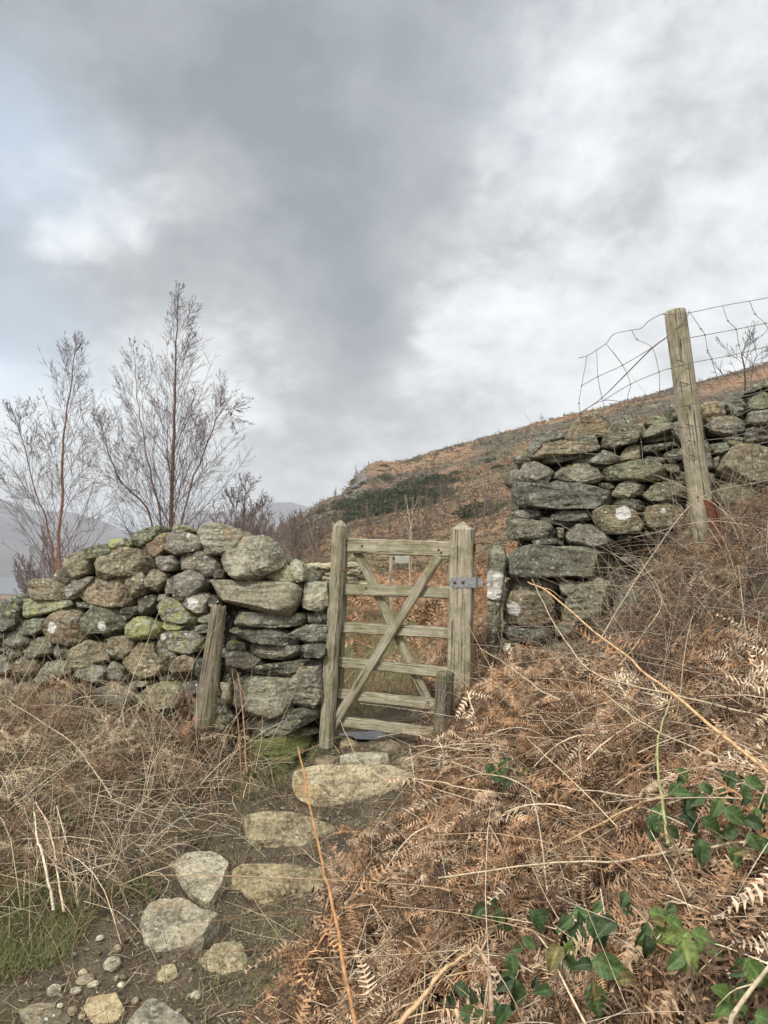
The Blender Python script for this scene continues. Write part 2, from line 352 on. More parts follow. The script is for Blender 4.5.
# ---------------------------------------------------------------- stones
def smooth_outline(poly, K=96):
    poly = np.asarray(poly, float); c = poly.mean(0)
    x, y = poly[:, 0], poly[:, 1]; x1, y1 = np.roll(x, -1), np.roll(y, -1); cr = x*y1-x1*y; Ar = cr.sum()/2
    if abs(Ar) > 1e-9: c = np.array([((x+x1)*cr).sum(), ((y+y1)*cr).sum()])/(6*Ar)
    th = np.arange(K)*2*math.pi/K; out = np.zeros(K)
    for i in range(K):
        d = np.array([math.cos(th[i]), math.sin(th[i])]); best = 0
        for a, bb in zip(poly-c, np.roll(poly, -1, 0)-c):
            e = bb-a; den = d[0]*e[1]-d[1]*e[0]
            if abs(den) < 1e-12: continue
            s = (a[0]*e[1]-a[1]*e[0])/den; u = (a[0]*d[1]-a[1]*d[0])/den
            if s > 0 and -1e-6 <= u <= 1+1e-6: best = max(best, s)
        out[i] = best if best > 0 else out[i-1]
    for _ in range(2): out = (np.roll(out, 1)+3*out+np.roll(out, -1))/5
    return c, out
def stone_mesh(outline, dfront, dback, seed, k=4, p=3.2, rough=1., cuts=4, slate=0., flat=.62):
    """x,y in the outline plane, z toward the viewer"""
    r = np.random.default_rng(seed); S, F = ICO[k]; S = S.copy(); K = len(outline)
    th = np.arctan2(S[:, 1], S[:, 0]) % (2*math.pi); rho = np.hypot(S[:, 0], S[:, 1]); c = S[:, 2]
    f = th/(2*math.pi)*K; i0 = f.astype(int) % K; fr = f-np.floor(f); ro = outline[i0]*(1-fr)+outline[(i0+1) % K]*fr
    nrm = (rho**p+np.abs(c)**p)**(1/p); pr = rho/nrm; d = c/nrm
    V = np.stack([np.cos(th)*ro*pr, np.sin(th)*ro*pr, np.where(d > 0, d*dfront, d*dback)], -1)
    size = outline.mean()
    # broken facets on the exposed side
    for _ in range(cuts):
        n = r.normal(size=3); n[2] = abs(n[2])*.9+.35; n /= np.linalg.norm(n)
        h = V@n; lim = h.max()*r.uniform(.72, .9); over = np.maximum(h-lim, 0); V -= n*(over*.93)[:, None]
    n = np.array([r.normal()*.13, r.normal()*.13+.06, 1.]); n /= np.linalg.norm(n); h = V@n; lim = dfront*r.uniform(flat, flat+.2); V -= n*(np.maximum(h-lim, 0)*.9)[:, None]
    off = r.uniform(0, 90, 3); sc = 1/max(size, .02)
    N = S; V = V+N*(size*.085*rough*fbm(V*sc*.9+off, 3)[:, None])
    rid = 1-np.abs(perlin(V*np.array([1, 1.9, 1])*sc*2.2+off+7))*2; V = V-N*(size*.045*rough*np.clip(rid, 0, 1)**3)[:, None]
    lay = perlin(np.stack([V[:, 0]*7, V[:, 1]*r.uniform(22, 45)+.5*perlin(V*9+off), V[:, 2]*7], -1)+off); V[:, 2] += np.where(V[:, 2] > -dback*.5, 1, 0)*(.0015+.007*slate*r.uniform(.3, 1))*np.tanh(lay*4)
    V = V+N*(.0042*rough*fbm(V*45+off, 3)[:, None])
    return V, F
def props(o, tone=(1, 1, 1), moss=0., lichen=0., spot=(9, 9, 9), spot_r=0.):
    o['tone'] = [float(x) for x in tone]; o['moss'] = float(moss); o['lichen'] = float(lichen); o['spot'] = [float(x) for x in spot]; o['spot_r'] = float(spot_r)
TONES = {'': (1, 1, 1), 'b': (1.12, 1.0, .82), 'g': (.86, .91, .78), 'd': (.52, .52, .49), 'p': (1.35, 1.33, 1.22), 's': (.76, .79, .78), 'r': (1.25, .92, .75), 'y': (1.25, 1.25, 1.0), 'P': (1.7, 1.64, 1.5), 'T': (1.6, 1.4, 1.08)}
def traced_stone(poly_px, p0, n, name='stone', parent=None, tone='', moss=0., lichen=0., spot=None, seed=0, thick=None, front=None, bulge=0., k=4, grow=1.075, p=3.2, rough=1., cuts=4, origin=None, flat=.62):
    n = np.asarray(n, float)/np.linalg.norm(n); xa = np.cross([0, 0, 1.], n); xa /= np.linalg.norm(xa); ya = np.cross(n, xa)
    W = np.array([Pplane(px, py, p0, n) for px, py in poly_px]); q = np.stack([(W-p0)@xa, (W-p0)@ya], -1)
    c, out = smooth_outline(q); out = out*grow; size = out.mean(); mn = np.ptp(q[:, 1])/2
    V, F = stone_mesh(out, (front or min(.11, .55*mn+.025)), (thick or max(.12, size)), seed, k, p, rough, cuts, {'s': 1., 'd': .8, 'g': .6}.get(tone, .25), flat)
    ctr = p0+xa*c[0]+ya*c[1]+n*bulge; Rm = np.stack([xa, ya, n], 1)
    base = ctr if origin is None else np.asarray(origin)
    # object coordinates: x along the face, y out of the face, z up (so the strata run level)
    Rl = np.stack([xa, -n, ya], 1); Vw = V@Rm.T+ctr
    me = mesh_from(name, (Vw-ctr)@Rl, F); o = link(name, me, M_STONE)
    mw_ = Matrix([[*map(float, Rl[i]), float(ctr[i])] for i in range(3)]+[[0, 0, 0, 1]])
    if parent is not None:
        o.parent = parent; o.matrix_local = Matrix.Translation(-Vector(parent.location))@mw_
    else: o.matrix_world = mw_
    r = random.Random(seed); tn = np.array(TONES[tone])*r.uniform(.85, 1.15)*np.array([r.uniform(.96, 1.05), 1, r.uniform(.94, 1.04)])
    sp = (9, 9, 9); sr = 0
    if spot:
        w = Pplane(spot[0], spot[1], p0, n); Ys = w[1]; l = (w-ctr)@Rl
        j = np.argmin(np.hypot((Vw-ctr)@Rl[:, 0]-l[0], (Vw-ctr)@Rl[:, 2]-l[2])-10*(V[:, 2] > 0)); sp = ((Vw[j]-ctr)@Rl); sr = spot[2]/FPX*Ys
    props(o, tn, moss, lichen, sp, sr); return o
def parse(s, ox, oy, sc):
    out = []
    for line in s.strip().splitlines():
        a = line.split('|'); pts = [tuple(map(float, q.split(','))) for q in a[0].split()]
        pts = [(ox+x/sc, oy+y/sc) for x, y in pts]; opt = {}
        for w in (a[1].split() if len(a) > 1 else []):
            kx, v = w.split('='); opt[kx] = v
        if 'spot' in opt:
            v = [float(x) for x in opt['spot'].split(',')]; opt['spot'] = (ox+v[0]/sc, oy+v[1]/sc, v[2]/sc)
        out.append((pts, opt))
    return out
LW = parse('''135,350 190,310 260,300 340,330 365,365 350,405 160,405 140,385|t=b
125,500 150,405 260,405 375,415 370,440 260,475 130,505|t=y l=1 thin=1 label=yellow_lichened_slab
0,440 60,400 140,385 140,430 110,530 60,560 0,545|t=s
355,370 400,310 460,290 500,300 470,330 400,400 360,400|
408,375 440,335 520,300 600,290 660,300 685,340 690,400 640,440 540,440 450,415|t=b
360,200 385,170 440,165 475,210 470,270 420,295 370,260 350,230|t=b
290,260 350,240 390,290 400,320 350,325 300,295|t=d
435,165 500,140 580,125 600,165 520,200 460,210|t=g
240,555 265,500 320,460 375,448 420,480 445,560 440,610 380,640 310,625 255,595|t=b spot=297,548,30 k=5 r=.6
435,460 500,445 600,445 640,470 640,540 560,575 440,578 430,520|t=g spot=550,540,26
380,420 480,420 550,440 500,450 400,450|t=d
95,550 110,520 200,500 245,505 240,560 180,590 110,590|t=g
35,600 70,560 110,570 170,620 120,650 60,640|t=s
128,680 160,630 230,600 280,620 285,680 200,700 150,710|t=g
30,680 80,655 125,670 110,700 60,710|l=.5
0,690 50,710 75,760 40,800 0,810|
0,640 50,625 70,650 30,670 0,680|t=s
80,730 130,705 210,715 200,770 140,800 90,780|t=b
180,800 210,735 300,720 360,725 375,775 300,810 210,830|
355,690 380,650 450,615 520,640 560,700 550,740 430,750 375,745|t=b
385,780 450,745 540,745 570,790 540,840 450,810|l=.5
540,630 590,600 655,590 690,600 690,700 600,710 560,680|t=b
560,760 600,725 650,760 650,820 590,810|
200,910 230,870 300,850 360,865 390,910 380,950 210,955|m=.4 l=.4
370,870 450,830 500,850 480,885 400,890|t=d
460,900 520,860 600,850 650,880 650,930 480,945|m=.3
290,640 350,650 360,700 300,720 280,690|t=d
0,590 40,570 60,590 30,620 0,640|t=d
0,820 60,815 80,860 40,890 0,890|
60,870 140,830 200,850 190,920 100,930|t=b
0,900 50,890 100,940 90,1000 0,1000|m=.3
100,960 200,955 250,1000 240,1050 100,1040|t=b
250,960 380,955 420,1000 400,1060 260,1060|
420,950 560,950 620,980 600,1050 430,1040|m=.3
-120,560 -60,520 -5,550 0,600 -60,640 -110,610|t=s
-130,650 -60,630 -10,650 -10,720 -80,740 -130,710|
-140,760 -60,740 -10,760 -10,840 -90,860 -140,830|t=b
-150,880 -70,860 -10,880 -10,980 -100,990 -150,950|''', 0, 520, 5.12)
LW += parse('''292,215 310,190 350,165 400,152 450,165 500,195 500,220 440,240 350,252 305,240|t=b
360,130 400,122 415,150 395,160 365,158|t=y l=1.2''', 0, 500, 3.2)
LW += parse('''100,130 140,90 230,60 280,60 240,120 180,160 120,155|t=g m=.3
160,180 200,130 270,90 300,100 290,180 250,215 190,205|t=r
280,180 285,120 330,85 400,90 470,130 480,170 400,190 330,205|spot=415,112,12
300,60 340,45 400,60 420,85 330,90|t=g
250,250 270,215 330,210 360,250 330,285 270,275|
340,280 370,210 450,180 510,200 555,255 540,300 490,310 450,280|
100,310 190,295 200,350 190,400 120,435 105,380|t=b
185,370 200,310 235,280 300,300 290,340 240,395|t=b
325,330 360,310 440,280 480,300 490,350 440,395 380,435 340,430 330,380|
285,360 300,320 325,330 330,400 300,410|
380,470 400,430 450,400 490,400 510,440 490,500 430,510|spot=440,455,32
245,460 290,430 350,430 400,490 440,545 400,560 290,540 255,500|t=g l=.8
265,540 290,550 390,560 360,590 300,590 265,570|t=y l=1.2
90,570 130,530 200,525 250,560 255,600 220,635 130,640 100,610|t=y l=1.1 label=yellow_lichened_stone
40,520 60,480 150,465 160,500 80,540|t=d
155,430 230,410 240,440 200,510 160,510|t=d
265,620 300,600 430,595 490,620 480,680 420,705 350,710 300,670|l=.7 spot=285,625,17
235,680 240,650 260,640 340,720 320,750 290,745|
310,780 350,740 400,715 440,740 435,800 380,835 330,810|t=b
85,780 100,700 160,655 230,650 240,700 300,760 310,810 230,820 130,845|t=b
445,540 480,510 545,500 550,540 500,565|l=.7
430,575 480,560 525,570 530,600 470,600|t=s
500,430 530,410 560,450 550,480 510,470|t=d
170,930 230,870 300,840 360,860 390,920 380,980 200,990|t=b
380,860 440,850 470,890 450,930 400,920|
110,860 160,845 220,850 200,875 130,880|t=p
240,830 300,820 330,840 260,860|t=d
445,800 450,740 490,730 490,800 470,850|t=d
250,410 290,405 300,425 255,445|
0,880 100,870 150,930 120,990 0,990|m=.3
400,940 470,930 560,960 560,1020 400,1020|
545,280 590,285 585,320 550,325|t=d''', 110, 515, 5.12)
LW += parse('''5,85 30,45 60,38 140,55 210,80 220,95 170,110 130,140 95,155 30,150|t=p bulge=.03
95,165 130,120 180,95 260,92 310,120 340,190 320,215 230,262 150,250 110,220|t=p bulge=.05 k=5 r=.7
250,245 290,205 340,195 380,220 375,265 300,262|t=y l=.5
355,190 380,175 425,210 415,255 385,265 365,230|t=P
22,290 35,258 200,262 370,270 395,290 385,350 350,400 260,385 130,345 60,320|t=p bulge=.04 k=5 r=.6
405,355 415,270 500,265 505,350 480,385 430,370|t=p
135,430 145,380 250,385 380,400 420,375 420,430 300,440 200,438|t=s
425,385 460,378 505,385 500,430 430,425|t=d
120,480 125,445 300,450 340,470 400,500 330,515 200,500|t=s
345,465 420,435 500,435 500,495 430,500 370,490|t=s
110,530 115,495 180,505 185,530|t=d
185,515 220,500 330,515 410,515 410,550 330,570 240,560 200,540|t=
410,510 495,505 495,555 420,560|t=d
105,590 110,545 170,530 240,570 200,600|t=
185,600 260,590 420,570 430,590 340,632 240,625 190,615|t=d
150,640 200,628 300,630 350,640 375,700 360,765 290,795 180,785 145,740|t=p bulge=.04 k=5 r=.6 p=3.6
370,680 350,640 420,585 480,580 485,690 475,745 400,758 375,740|t=
165,820 220,795 290,800 370,765 470,745 465,800 330,865 270,865 190,850|t=s
170,870 270,870 400,840 430,900 350,1010 200,1020 165,950|m=1.1 t=g
90,660 125,665 130,740 100,745|t=b
30,330 60,320 85,350 75,370 40,360|t=d
65,220 95,215 100,250 60,250|t=d
60,760 100,750 150,800 120,850 70,840|t=d''', 200, 515, 3.94)
RW = parse('''155,260 170,210 220,170 290,152 330,180 300,205 200,215 180,280|t=
175,280 180,240 230,210 340,205 480,215 500,240 440,255 250,280|t=b bulge=.03
340,190 360,130 420,85 480,68 530,90 545,135 520,170 420,180|t=b
350,210 360,190 430,180 450,170 495,180 500,215|t=g
215,290 320,268 470,255 440,275 300,300 230,303|t=s thin=1
505,210 520,170 570,110 620,80 670,110 690,150 670,200 560,235 510,230|t=g
445,305 480,260 520,245 580,270 595,295 540,310|
590,290 610,245 640,225 690,225 690,285 640,297|t=b
95,380 130,310 190,300 250,325 275,345 240,400 160,405 100,400|t=
260,360 320,325 400,303 470,325 510,370 490,395 420,402 330,390|
500,345 560,320 640,300 730,290 790,320 840,385 700,388 530,385|t=g bulge=.02
85,480 90,410 130,400 255,410 290,395 400,410 480,425 545,450 540,500 490,520 370,520 300,525 100,505|t=s bulge=.03 k=5 r=.6
490,400 560,400 570,420 520,435|t=d
550,460 590,410 640,390 700,400 740,410 680,460 620,475|t=p
545,480 600,475 690,485 715,510 680,530 570,500|t=d
75,545 100,530 200,530 210,555 150,568 80,560|t=
255,570 300,535 440,535 450,575 350,585 290,580|
185,570 230,565 380,590 430,590 380,600 230,595|t=d
460,540 520,515 600,515 660,540 700,600 690,630 600,642 520,630 470,580|t=b spot=605,552,36 k=5 r=.6 bulge=.03
55,640 80,570 180,575 260,600 290,630 290,660 200,668 65,660|t=s
290,615 325,615 325,660 300,660|t=p
330,640 370,600 460,600 520,630 560,680 470,710 350,680|t=
170,670 320,668 325,695 190,700|t=d
590,655 650,650 640,680 580,680|t=d''', 496, 400, 4.8)
RW += parse('''160,330 180,290 230,262 300,260 310,290 220,320 170,332|t=g
175,345 180,330 300,320 310,330 220,345|t=s thin=1
170,395 175,365 260,355 320,345 330,360 240,390|t=s
275,430 275,400 320,385 370,390 365,415 310,450|t=g
170,415 260,420 275,435 240,450 190,430|t=
180,250 220,215 280,235 290,250 200,270|t=g
300,265 330,255 365,290 365,340 340,350 315,310|
290,180 320,160 350,190 350,230 310,240|t=g
250,460 310,455 345,475 340,500 280,490|t=d
165,600 220,550 270,538 340,555 375,580 340,615 280,635 200,625|t=g bulge=.02
180,690 200,655 280,645 350,665 360,720 300,768 200,750 180,720|t=b spot=262,678,14
450,180 470,150 530,155 570,200 555,220 480,250 460,230|t=b
470,270 510,235 590,225 640,260 640,300 570,318 500,300|bulge=.02
565,165 600,110 640,145 660,200 640,225 590,220 575,190|t=s
650,120 690,75 768,58 810,70 800,100 740,90 690,110|t=g m=.3
670,190 680,120 740,95 768,130 800,180 700,200|t=g
665,270 670,215 768,200 800,210 800,270|
640,350 650,290 700,280 768,285 800,290 790,340 700,352|t=s
555,330 640,325 640,360 580,370|t=g
490,405 490,360 560,355 570,390 530,405|t=g
525,480 540,430 590,380 650,360 768,360 830,400 850,480 820,550 650,552 570,530|t=b bulge=.05 k=5 r=.5
510,600 540,560 600,552 700,555 730,620 710,680 560,680|t=y l=.4
500,430 525,415 525,460 505,480|t=
740,590 768,555 830,560 840,640 760,650|t=b
290,500 380,490 390,560 330,560|t=d
390,250 450,250 460,330 400,340|t=d
400,350 480,350 490,480 400,480|t=
395,500 500,500 505,620 400,620|t=d
380,640 500,630 520,730 390,740|t=
540,690 700,690 768,700 768,768 560,768|t=b
800,100 880,60 930,120 900,190 810,180|t=g
810,210 900,200 940,280 880,340 810,330|
860,400 950,380 980,480 900,540 850,480|t=b
850,570 950,560 970,660 860,660|''', 608, 370, 4.8)
RW += parse('''115,215 125,150 170,90 250,80 480,90 650,110 640,225 400,222 200,228|t=s bulge=.03 k=5 r=.6 l=.2
125,270 130,235 250,235 380,250 360,290 230,290 140,285|t=d spot=280,265,14
110,300 200,290 330,300 350,350 350,440 260,460 120,440 112,370|t=b spot=165,375,34 r=.6
400,420 420,330 480,260 560,240 630,250 640,330 560,430 460,440|t=g
120,460 200,455 340,480 320,530 200,540 115,520|t=s
105,590 110,545 180,540 190,565 130,600|t=d spot=128,560,20
100,660 110,610 200,570 260,580 280,680 160,700|t=s
380,250 440,240 480,260 420,320 390,300|t=p
360,460 420,430 460,450 430,500 370,510|t=
640,350 700,260 760,300 768,450 650,460|t=s
560,480 680,470 768,480 768,560 600,560|t=d
290,700 340,560 420,540 540,560 540,640 400,720|t=s''', 480, 530, 4.8)
def wall_line(pts):   # pts: list of (px, Y)
    W = [np.array([(px-384)/FPX*Y, Y, 0.]) for px, Y in pts]; return W
def face_at(line, px):
    """plane point and outward normal of the wall face at picture column px"""
    for i in range(len(line)-1):
        a, b_ = line[i], line[i+1]; pa, pb = a[0]/a[1]*FPX+384, b_[0]/b_[1]*FPX+384
        if px <= pb or i == len(line)-2:
            d = b_-a; d /= np.linalg.norm(d); n = np.array([d[1], -d[0], 0])
            dr = np.array([(px-384)/FPX, 1, 0]); s = np.dot(a, n)/np.dot(dr, n); return dr*s, n
def build_wall(name, line, polys, top, label, core_px, depth=.5, base=-.25, seed0=0, ngroup=160):
    mid, _ = face_at(line, sum(core_px)/2); root = empty(name, (mid[0], mid[1], Hs(mid[0], mid[1])), label, 'stone wall')
    for i, (pts, op) in enumerate(polys):
        cx = sum(p[0] for p in pts)/len(pts); cy = sum(p[1] for p in pts)/len(pts)
        w, n = face_at(line, cx); p0 = Pplane(cx, cy, w, n); n2 = n+np.array([0, 0, random.uniform(-.02, .12)])
        r = random.Random(seed0+i)
        o = traced_stone(pts, p0, n2, 'stone', root, op.get('t', ''), float(op.get('m', r.choice([0, 0, 0, .25]))), float(op.get('l', r.choice([0, 0, 0, .25, .4]))), op.get('spot'), seed0+i,
                         thick=r.uniform(.13, .26), bulge=float(op.get('bulge', r.uniform(-.025, .03))), k=5 if ('k' in op or max(p[0] for p in pts)-min(p[0] for p in pts) > 34) else 4, rough=float(op.get('r', 1.)), p=float(op.get('p', r.uniform(3.6, 6.5))), cuts=r.choice([4, 6, 8]))
        if 'label' in op: o['label'] = op['label'].replace('_', ' ')
    # hearting behind the face stones, with a rough back face and cope
    mb = MB(); r = np.random.default_rng(seed0+5); dark = MB()
    pxs = np.linspace(core_px[0], core_px[1], 40); rows = []
    for px in pxs:
        w, n = face_at(line, px); ty = np.interp(px, [t_[0] for t_ in top], [t_[1] for t_ in top])+13
        p1 = Pplane(px, ty, w, n); zt = p1[2]; zb = Hs(w[0], w[1])+base
        rows.append([w-n*.13+[0, 0, zb], w-n*.13+[0, 0, max(zt-.05, zb+.1)], w-n*.22+[0, 0, max(zt, zb+.12)], w-n*(depth-.1)+[0, 0, max(zt-.03, zb+.12)], w-n*depth+[0, 0, zb]])
    Rw = np.array(rows); m_, q_ = Rw.shape[:2]; V = Rw.reshape(-1, 3); V = V+.02*perlin(V*9)[:, None]
    F = []
    for i in range(m_-1):
        for j in range(q_-1): F.append([i*q_+j, i*q_+j+1, (i+1)*q_+j+1, (i+1)*q_+j])
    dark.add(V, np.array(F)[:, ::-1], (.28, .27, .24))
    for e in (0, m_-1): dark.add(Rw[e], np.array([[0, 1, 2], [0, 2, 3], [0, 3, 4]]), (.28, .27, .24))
    S2, F2 = ICO[3]
    for q in range(ngroup*3):
        px = r.uniform(core_px[0], core_px[1]); w, n = face_at(line, px); ty = np.interp(px, [t_[0] for t_ in top], [t_[1] for t_ in top])
        zt = Pplane(px, ty, w, n)[2]; zb = Hs(w[0], w[1])-.1
        mode = q % 3
        if mode == 0: dd = r.uniform(.06, .12); z = r.uniform(zb, zt-.09); s = r.uniform(.035, .07)
        elif mode == 1: dd = depth-r.uniform(-.02, .05); z = r.uniform(zb, zt-.12); s = r.uniform(.06, .12)
        else: dd = r.uniform(.14, depth-.08); z = zt-r.uniform(.09, .13); s = r.uniform(.05, .09)
        sc = np.array([s*r.uniform(1, 1.7), s*r.uniform(.8, 1.2), s*r.uniform(.4, .8)]); a = r.uniform(-.4, .4)
        Vq = S2*sc/np.power(np.sum(np.abs(S2)**3, 1), 1/3)[:, None]; Vq = Vq*(1+.14*fbm(S2*1.3+r.uniform(0, 50, 3), 3)[:, None])
        d = np.array([-n[1], n[0], 0]); tz = r.normal()*.12
        Vw = np.outer(Vq[:, 0], d*math.cos(tz)+np.array([0, 0, math.sin(tz)]))+np.outer(Vq[:, 1], n)+np.outer(Vq[:, 2], [0, 0, 1])
        mb.add(Vw+w-n*dd+[0, 0, z], F2, np.array([1, .98, .9])*r.uniform(.5, 1.05))
    o = mb.build('hearting_stones', M_RUB, root, smooth=True); o.location = (0, 0, 0); o.matrix_parent_inverse = Matrix.Translation(-Vector(root.location)); o['kind'] = 'stuff'; o['label'] = 'small packing stones inside the wall'
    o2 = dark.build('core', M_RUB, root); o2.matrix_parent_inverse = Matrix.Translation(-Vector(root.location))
    return root
lineL = wall_line([(-260, 5.5), (0, 4.95), (205, 4.5), (338, 4.45)])
build_wall('dry_stone_wall', lineL, LW, [(-260, 640), (-10, 610), (20, 585), (60, 575), (72, 553), (115, 545), (140, 530), (215, 527), (270, 545), (300, 570), (335, 572)],
           'lichen-spotted dry stone wall left of the wooden gate, sloping down to the left', (-260, 322), seed0=100)
lineR = wall_line([(497, 4.95), (640, 4.75), (768, 4.6), (1000, 4.3)])
build_wall('dry_stone_wall', lineR, RW, [(500, 520), (516, 470), (530, 442), (570, 425), (600, 420), (640, 412), (660, 425), (700, 410), (740, 392), (768, 384), (860, 370), (1000, 360)],
           'dark slaty dry stone wall right of the gate, rising behind the round fence post', (517, 1000), seed0=400, depth=.45)
# upright slab that ends the right wall
st = parse('45,100 60,70 100,85 130,130 112,250 95,400 90,640 60,650 35,600 40,400 38,250|spot=64,285,30', 480, 530, 4.8)[0]
w, n = face_at(lineR, 498); p0 = Pplane(497, 605, w-np.array([0, .1, 0]), n)
o = traced_stone(st[0], p0, n, 'upright_slab', None, 's', .1, .2, None, 77, thick=.12, front=.06, rough=.5, cuts=2, k=5)
wp = Pplane(493.5, 589, p0, n); l = o.matrix_world.inverted()@Vector(wp); props(o, (.95, .95, .85), .1, .2, (l[0], l[1]-.06, l[2]+.03), .092)
tag(o, 'tall upright stone slab with a white lichen patch at the end of the wall', 'stone slab')

# ---------------------------------------------------------------- path stones
def gpoint(px, py, lo=1.5, hi=7., lift=0.):
    Ys = np.linspace(lo, hi, 400); d = ray(px, py); X = CAM[0]+d[0]*Ys/d[1]; Zr = CAM[2]+d[2]*Ys/d[1]; h = H(X, Ys)+lift
    i = np.argmax(Zr <= h); i = i if Zr[i] <= h[i] else len(Ys)-1
    return np.array([X[i], Ys[i], h[i]])
PS = [('301,797 298,773 328,768 387,768 412,777 410,797 395,812 328,812', 'T', 'v', 'big square step stone with a pale flat top, highest below the gate', 'step stone'),
      ('242,832 246,820 266,814 291,815 320,822 345,836 330,846 295,858 258,854 244,844', 'T', 'v', 'wedge-shaped pale step stone directly below the big square step', 'step stone'),
      ('169,868 182,857 212,854 226,866 220,882 207,897 191,893 174,878', 'P', 'f', 'pale rounded path stone left of the brown boulder step', 'path stone'),
      ('223,891 228,876 245,867 287,866 320,872 323,900 300,915 258,908 226,904', 'T', 'v', 'brown rounded boulder step at the foot of the stone steps', 'step stone'),
      ('140,915 157,906 183,905 220,924 203,941 195,948 147,953 145,932', 'p', 'f', 'light grey flat slab set in the muddy path', 'path stone'),
      ('201,962 207,949 224,942 241,947 249,970 241,987 220,985 203,978', 'T', 'f', 'round tan stone at the bracken edge of the path', 'path stone'),
      ('122,1030 153,1000 178,1016 196,1034 160,1045', 'p', 'f', 'pointed grey stone cut by the bottom edge of the picture', 'path stone'),
      ('155,978 162,966 174,966 178,978 166,985', 'T', 'f', 'small tan stone below the light grey slab', 'path stone'),
      ('78,1009 91,998 115,997 124,1009 115,1021 95,1023', 'T', 'f', 'smooth pinkish brown cobble in the lower left of the path', 'path stone'),
      ('20,1012 40,1002 71,1019 64,1034 30,1034', 'b', 'f', 'flat half-buried brown stone in the lower left corner', 'path stone'),
      ('341,757 353,753 387,754 391,762 353,767', 'P', 'f', 'narrow pale stone just above the big square step', 'path stone'),
      ('397,760 412,754 418,764 407,770', 'T', 'f', 'small rounded stone right of the narrow pale stone', 'path stone'),
      ('339,745 347,737 357,745 349,750', 'T', 'f', 'small round stone below the left gate post', 'path stone'),
      ('370,745 391,741 403,749 387,755', 'b', 'f', 'low brown stone at the edge of the puddle', 'path stone'),
      ('312,760 326,752 338,758 334,768 318,768', 'b', 'f', 'low mossy stone left of the narrow pale stone', 'path stone')]
for i, (s, tn, mode, lab, cat) in enumerate(PS):
    pts = [tuple(map(float, q.split(','))) for q in s.split()]; cx = sum(p[0] for p in pts)/len(pts)
    if mode == 'v':
        cy = max(p[1] for p in pts); gp = gpoint(cx, cy-4); p0 = gp+np.array([0, .12, 0]); nn = (0, -1, .42); p0 = Pplane(cx, sum(p[1] for p in pts)/len(pts), p0, np.array([0, -1, .42])/np.hypot(1, .42))
        o = traced_stone(pts, p0, nn, 'step_stone', None, tn, -.8, -1., None, 900+i, thick=.26, front=.12, k=5, rough=.5, p=5.5, cuts=6, grow=1.1)
    else:
        cy = sum(p[1] for p in pts)/len(pts); gp = gpoint(cx, cy); sz = (max(p[0] for p in pts)-min(p[0] for p in pts))/FPX*gp[1]
        o = traced_stone(pts, gp+np.array([0, 0, sz*.10]), (0, -.33, 1), 'path_stone', None, tn, -.8, -1., None, 900+i, thick=.45*sz, front=.14*sz, k=5 if sz > .1 else 4, rough=.42, cuts=7, p=6, flat=.42, grow=1.1)
    tag(o, lab, cat)
peb = [(117, 952, 5, 4), (112, 967, 9, 7), (83, 975, 5, 4), (85, 981, 9, 3.4), (93, 987, 6, 2.6), (76, 994, 6, 3), (72, 1016, 5, 4.5), (54, 994, 7, 6), (121, 988, 4, 2.4), (82, 1019, 4, 3), (196, 998, 6, 4), (60, 1010, 3, 2.5), (135, 1002, 4, 3), (100, 940, 4, 2.6)]
S3, F3 = ICO[3]
for i, (px, py, w_, h_) in enumerate(peb):
    gp = gpoint(px, py); s = gp[1]/FPX; V = S3*np.array([w_*s, w_*s*.9, h_*s*.9])*(1+.15*fbm(S3+i*9, 3)[:, None])
    o = link('pebble', mesh_from('pebble', V, F3), M_STONE, loc=gp+[0, 0, h_*s*.35]); props(o, np.array([2.1, 2.0, 1.8]) if i % 3 else np.array([1.6, 1.4, 1.1]))
    o.rotation_euler = (0, 0, random.uniform(0, 3)); tag(o, 'small pale pebble lying in the muddy path', 'pebble', 'pale pebbles in the mud of the path')

# puddle behind the gate
m, t, b = newmat('puddle_water'); b.inputs['Base Color'].default_value = (.05, .045, .035, 1); b.inputs['Roughness'].default_value = .06
geo = t.n('ShaderNodeNewGeometry'); t.l(t.bump(t.noise(geo.outputs['Position'], 25, 3), .12, .01), b.inputs['Normal'])
pc = np.array([(378-384)/FPX*4.62, 4.62, Hs((378-384)/FPX*4.62, 4.62)+.006]); th = np.linspace(0, 2*math.pi, 60, endpoint=False)
rr = 1+.3*perlin(np.stack([np.cos(th)*1.5, np.sin(th)*1.5, np.zeros(60)], -1)+3)
V = np.stack([pc[0]+np.cos(th)*.2*rr, pc[1]+np.sin(th)*.12*rr, np.full(60, pc[2])], -1); V = np.vstack([V, pc]); F = np.array([[i, (i+1) % 60, 60] for i in range(60)])
tag(link('puddle_water', mesh_from('puddle_water', V, F), m), kind='structure')

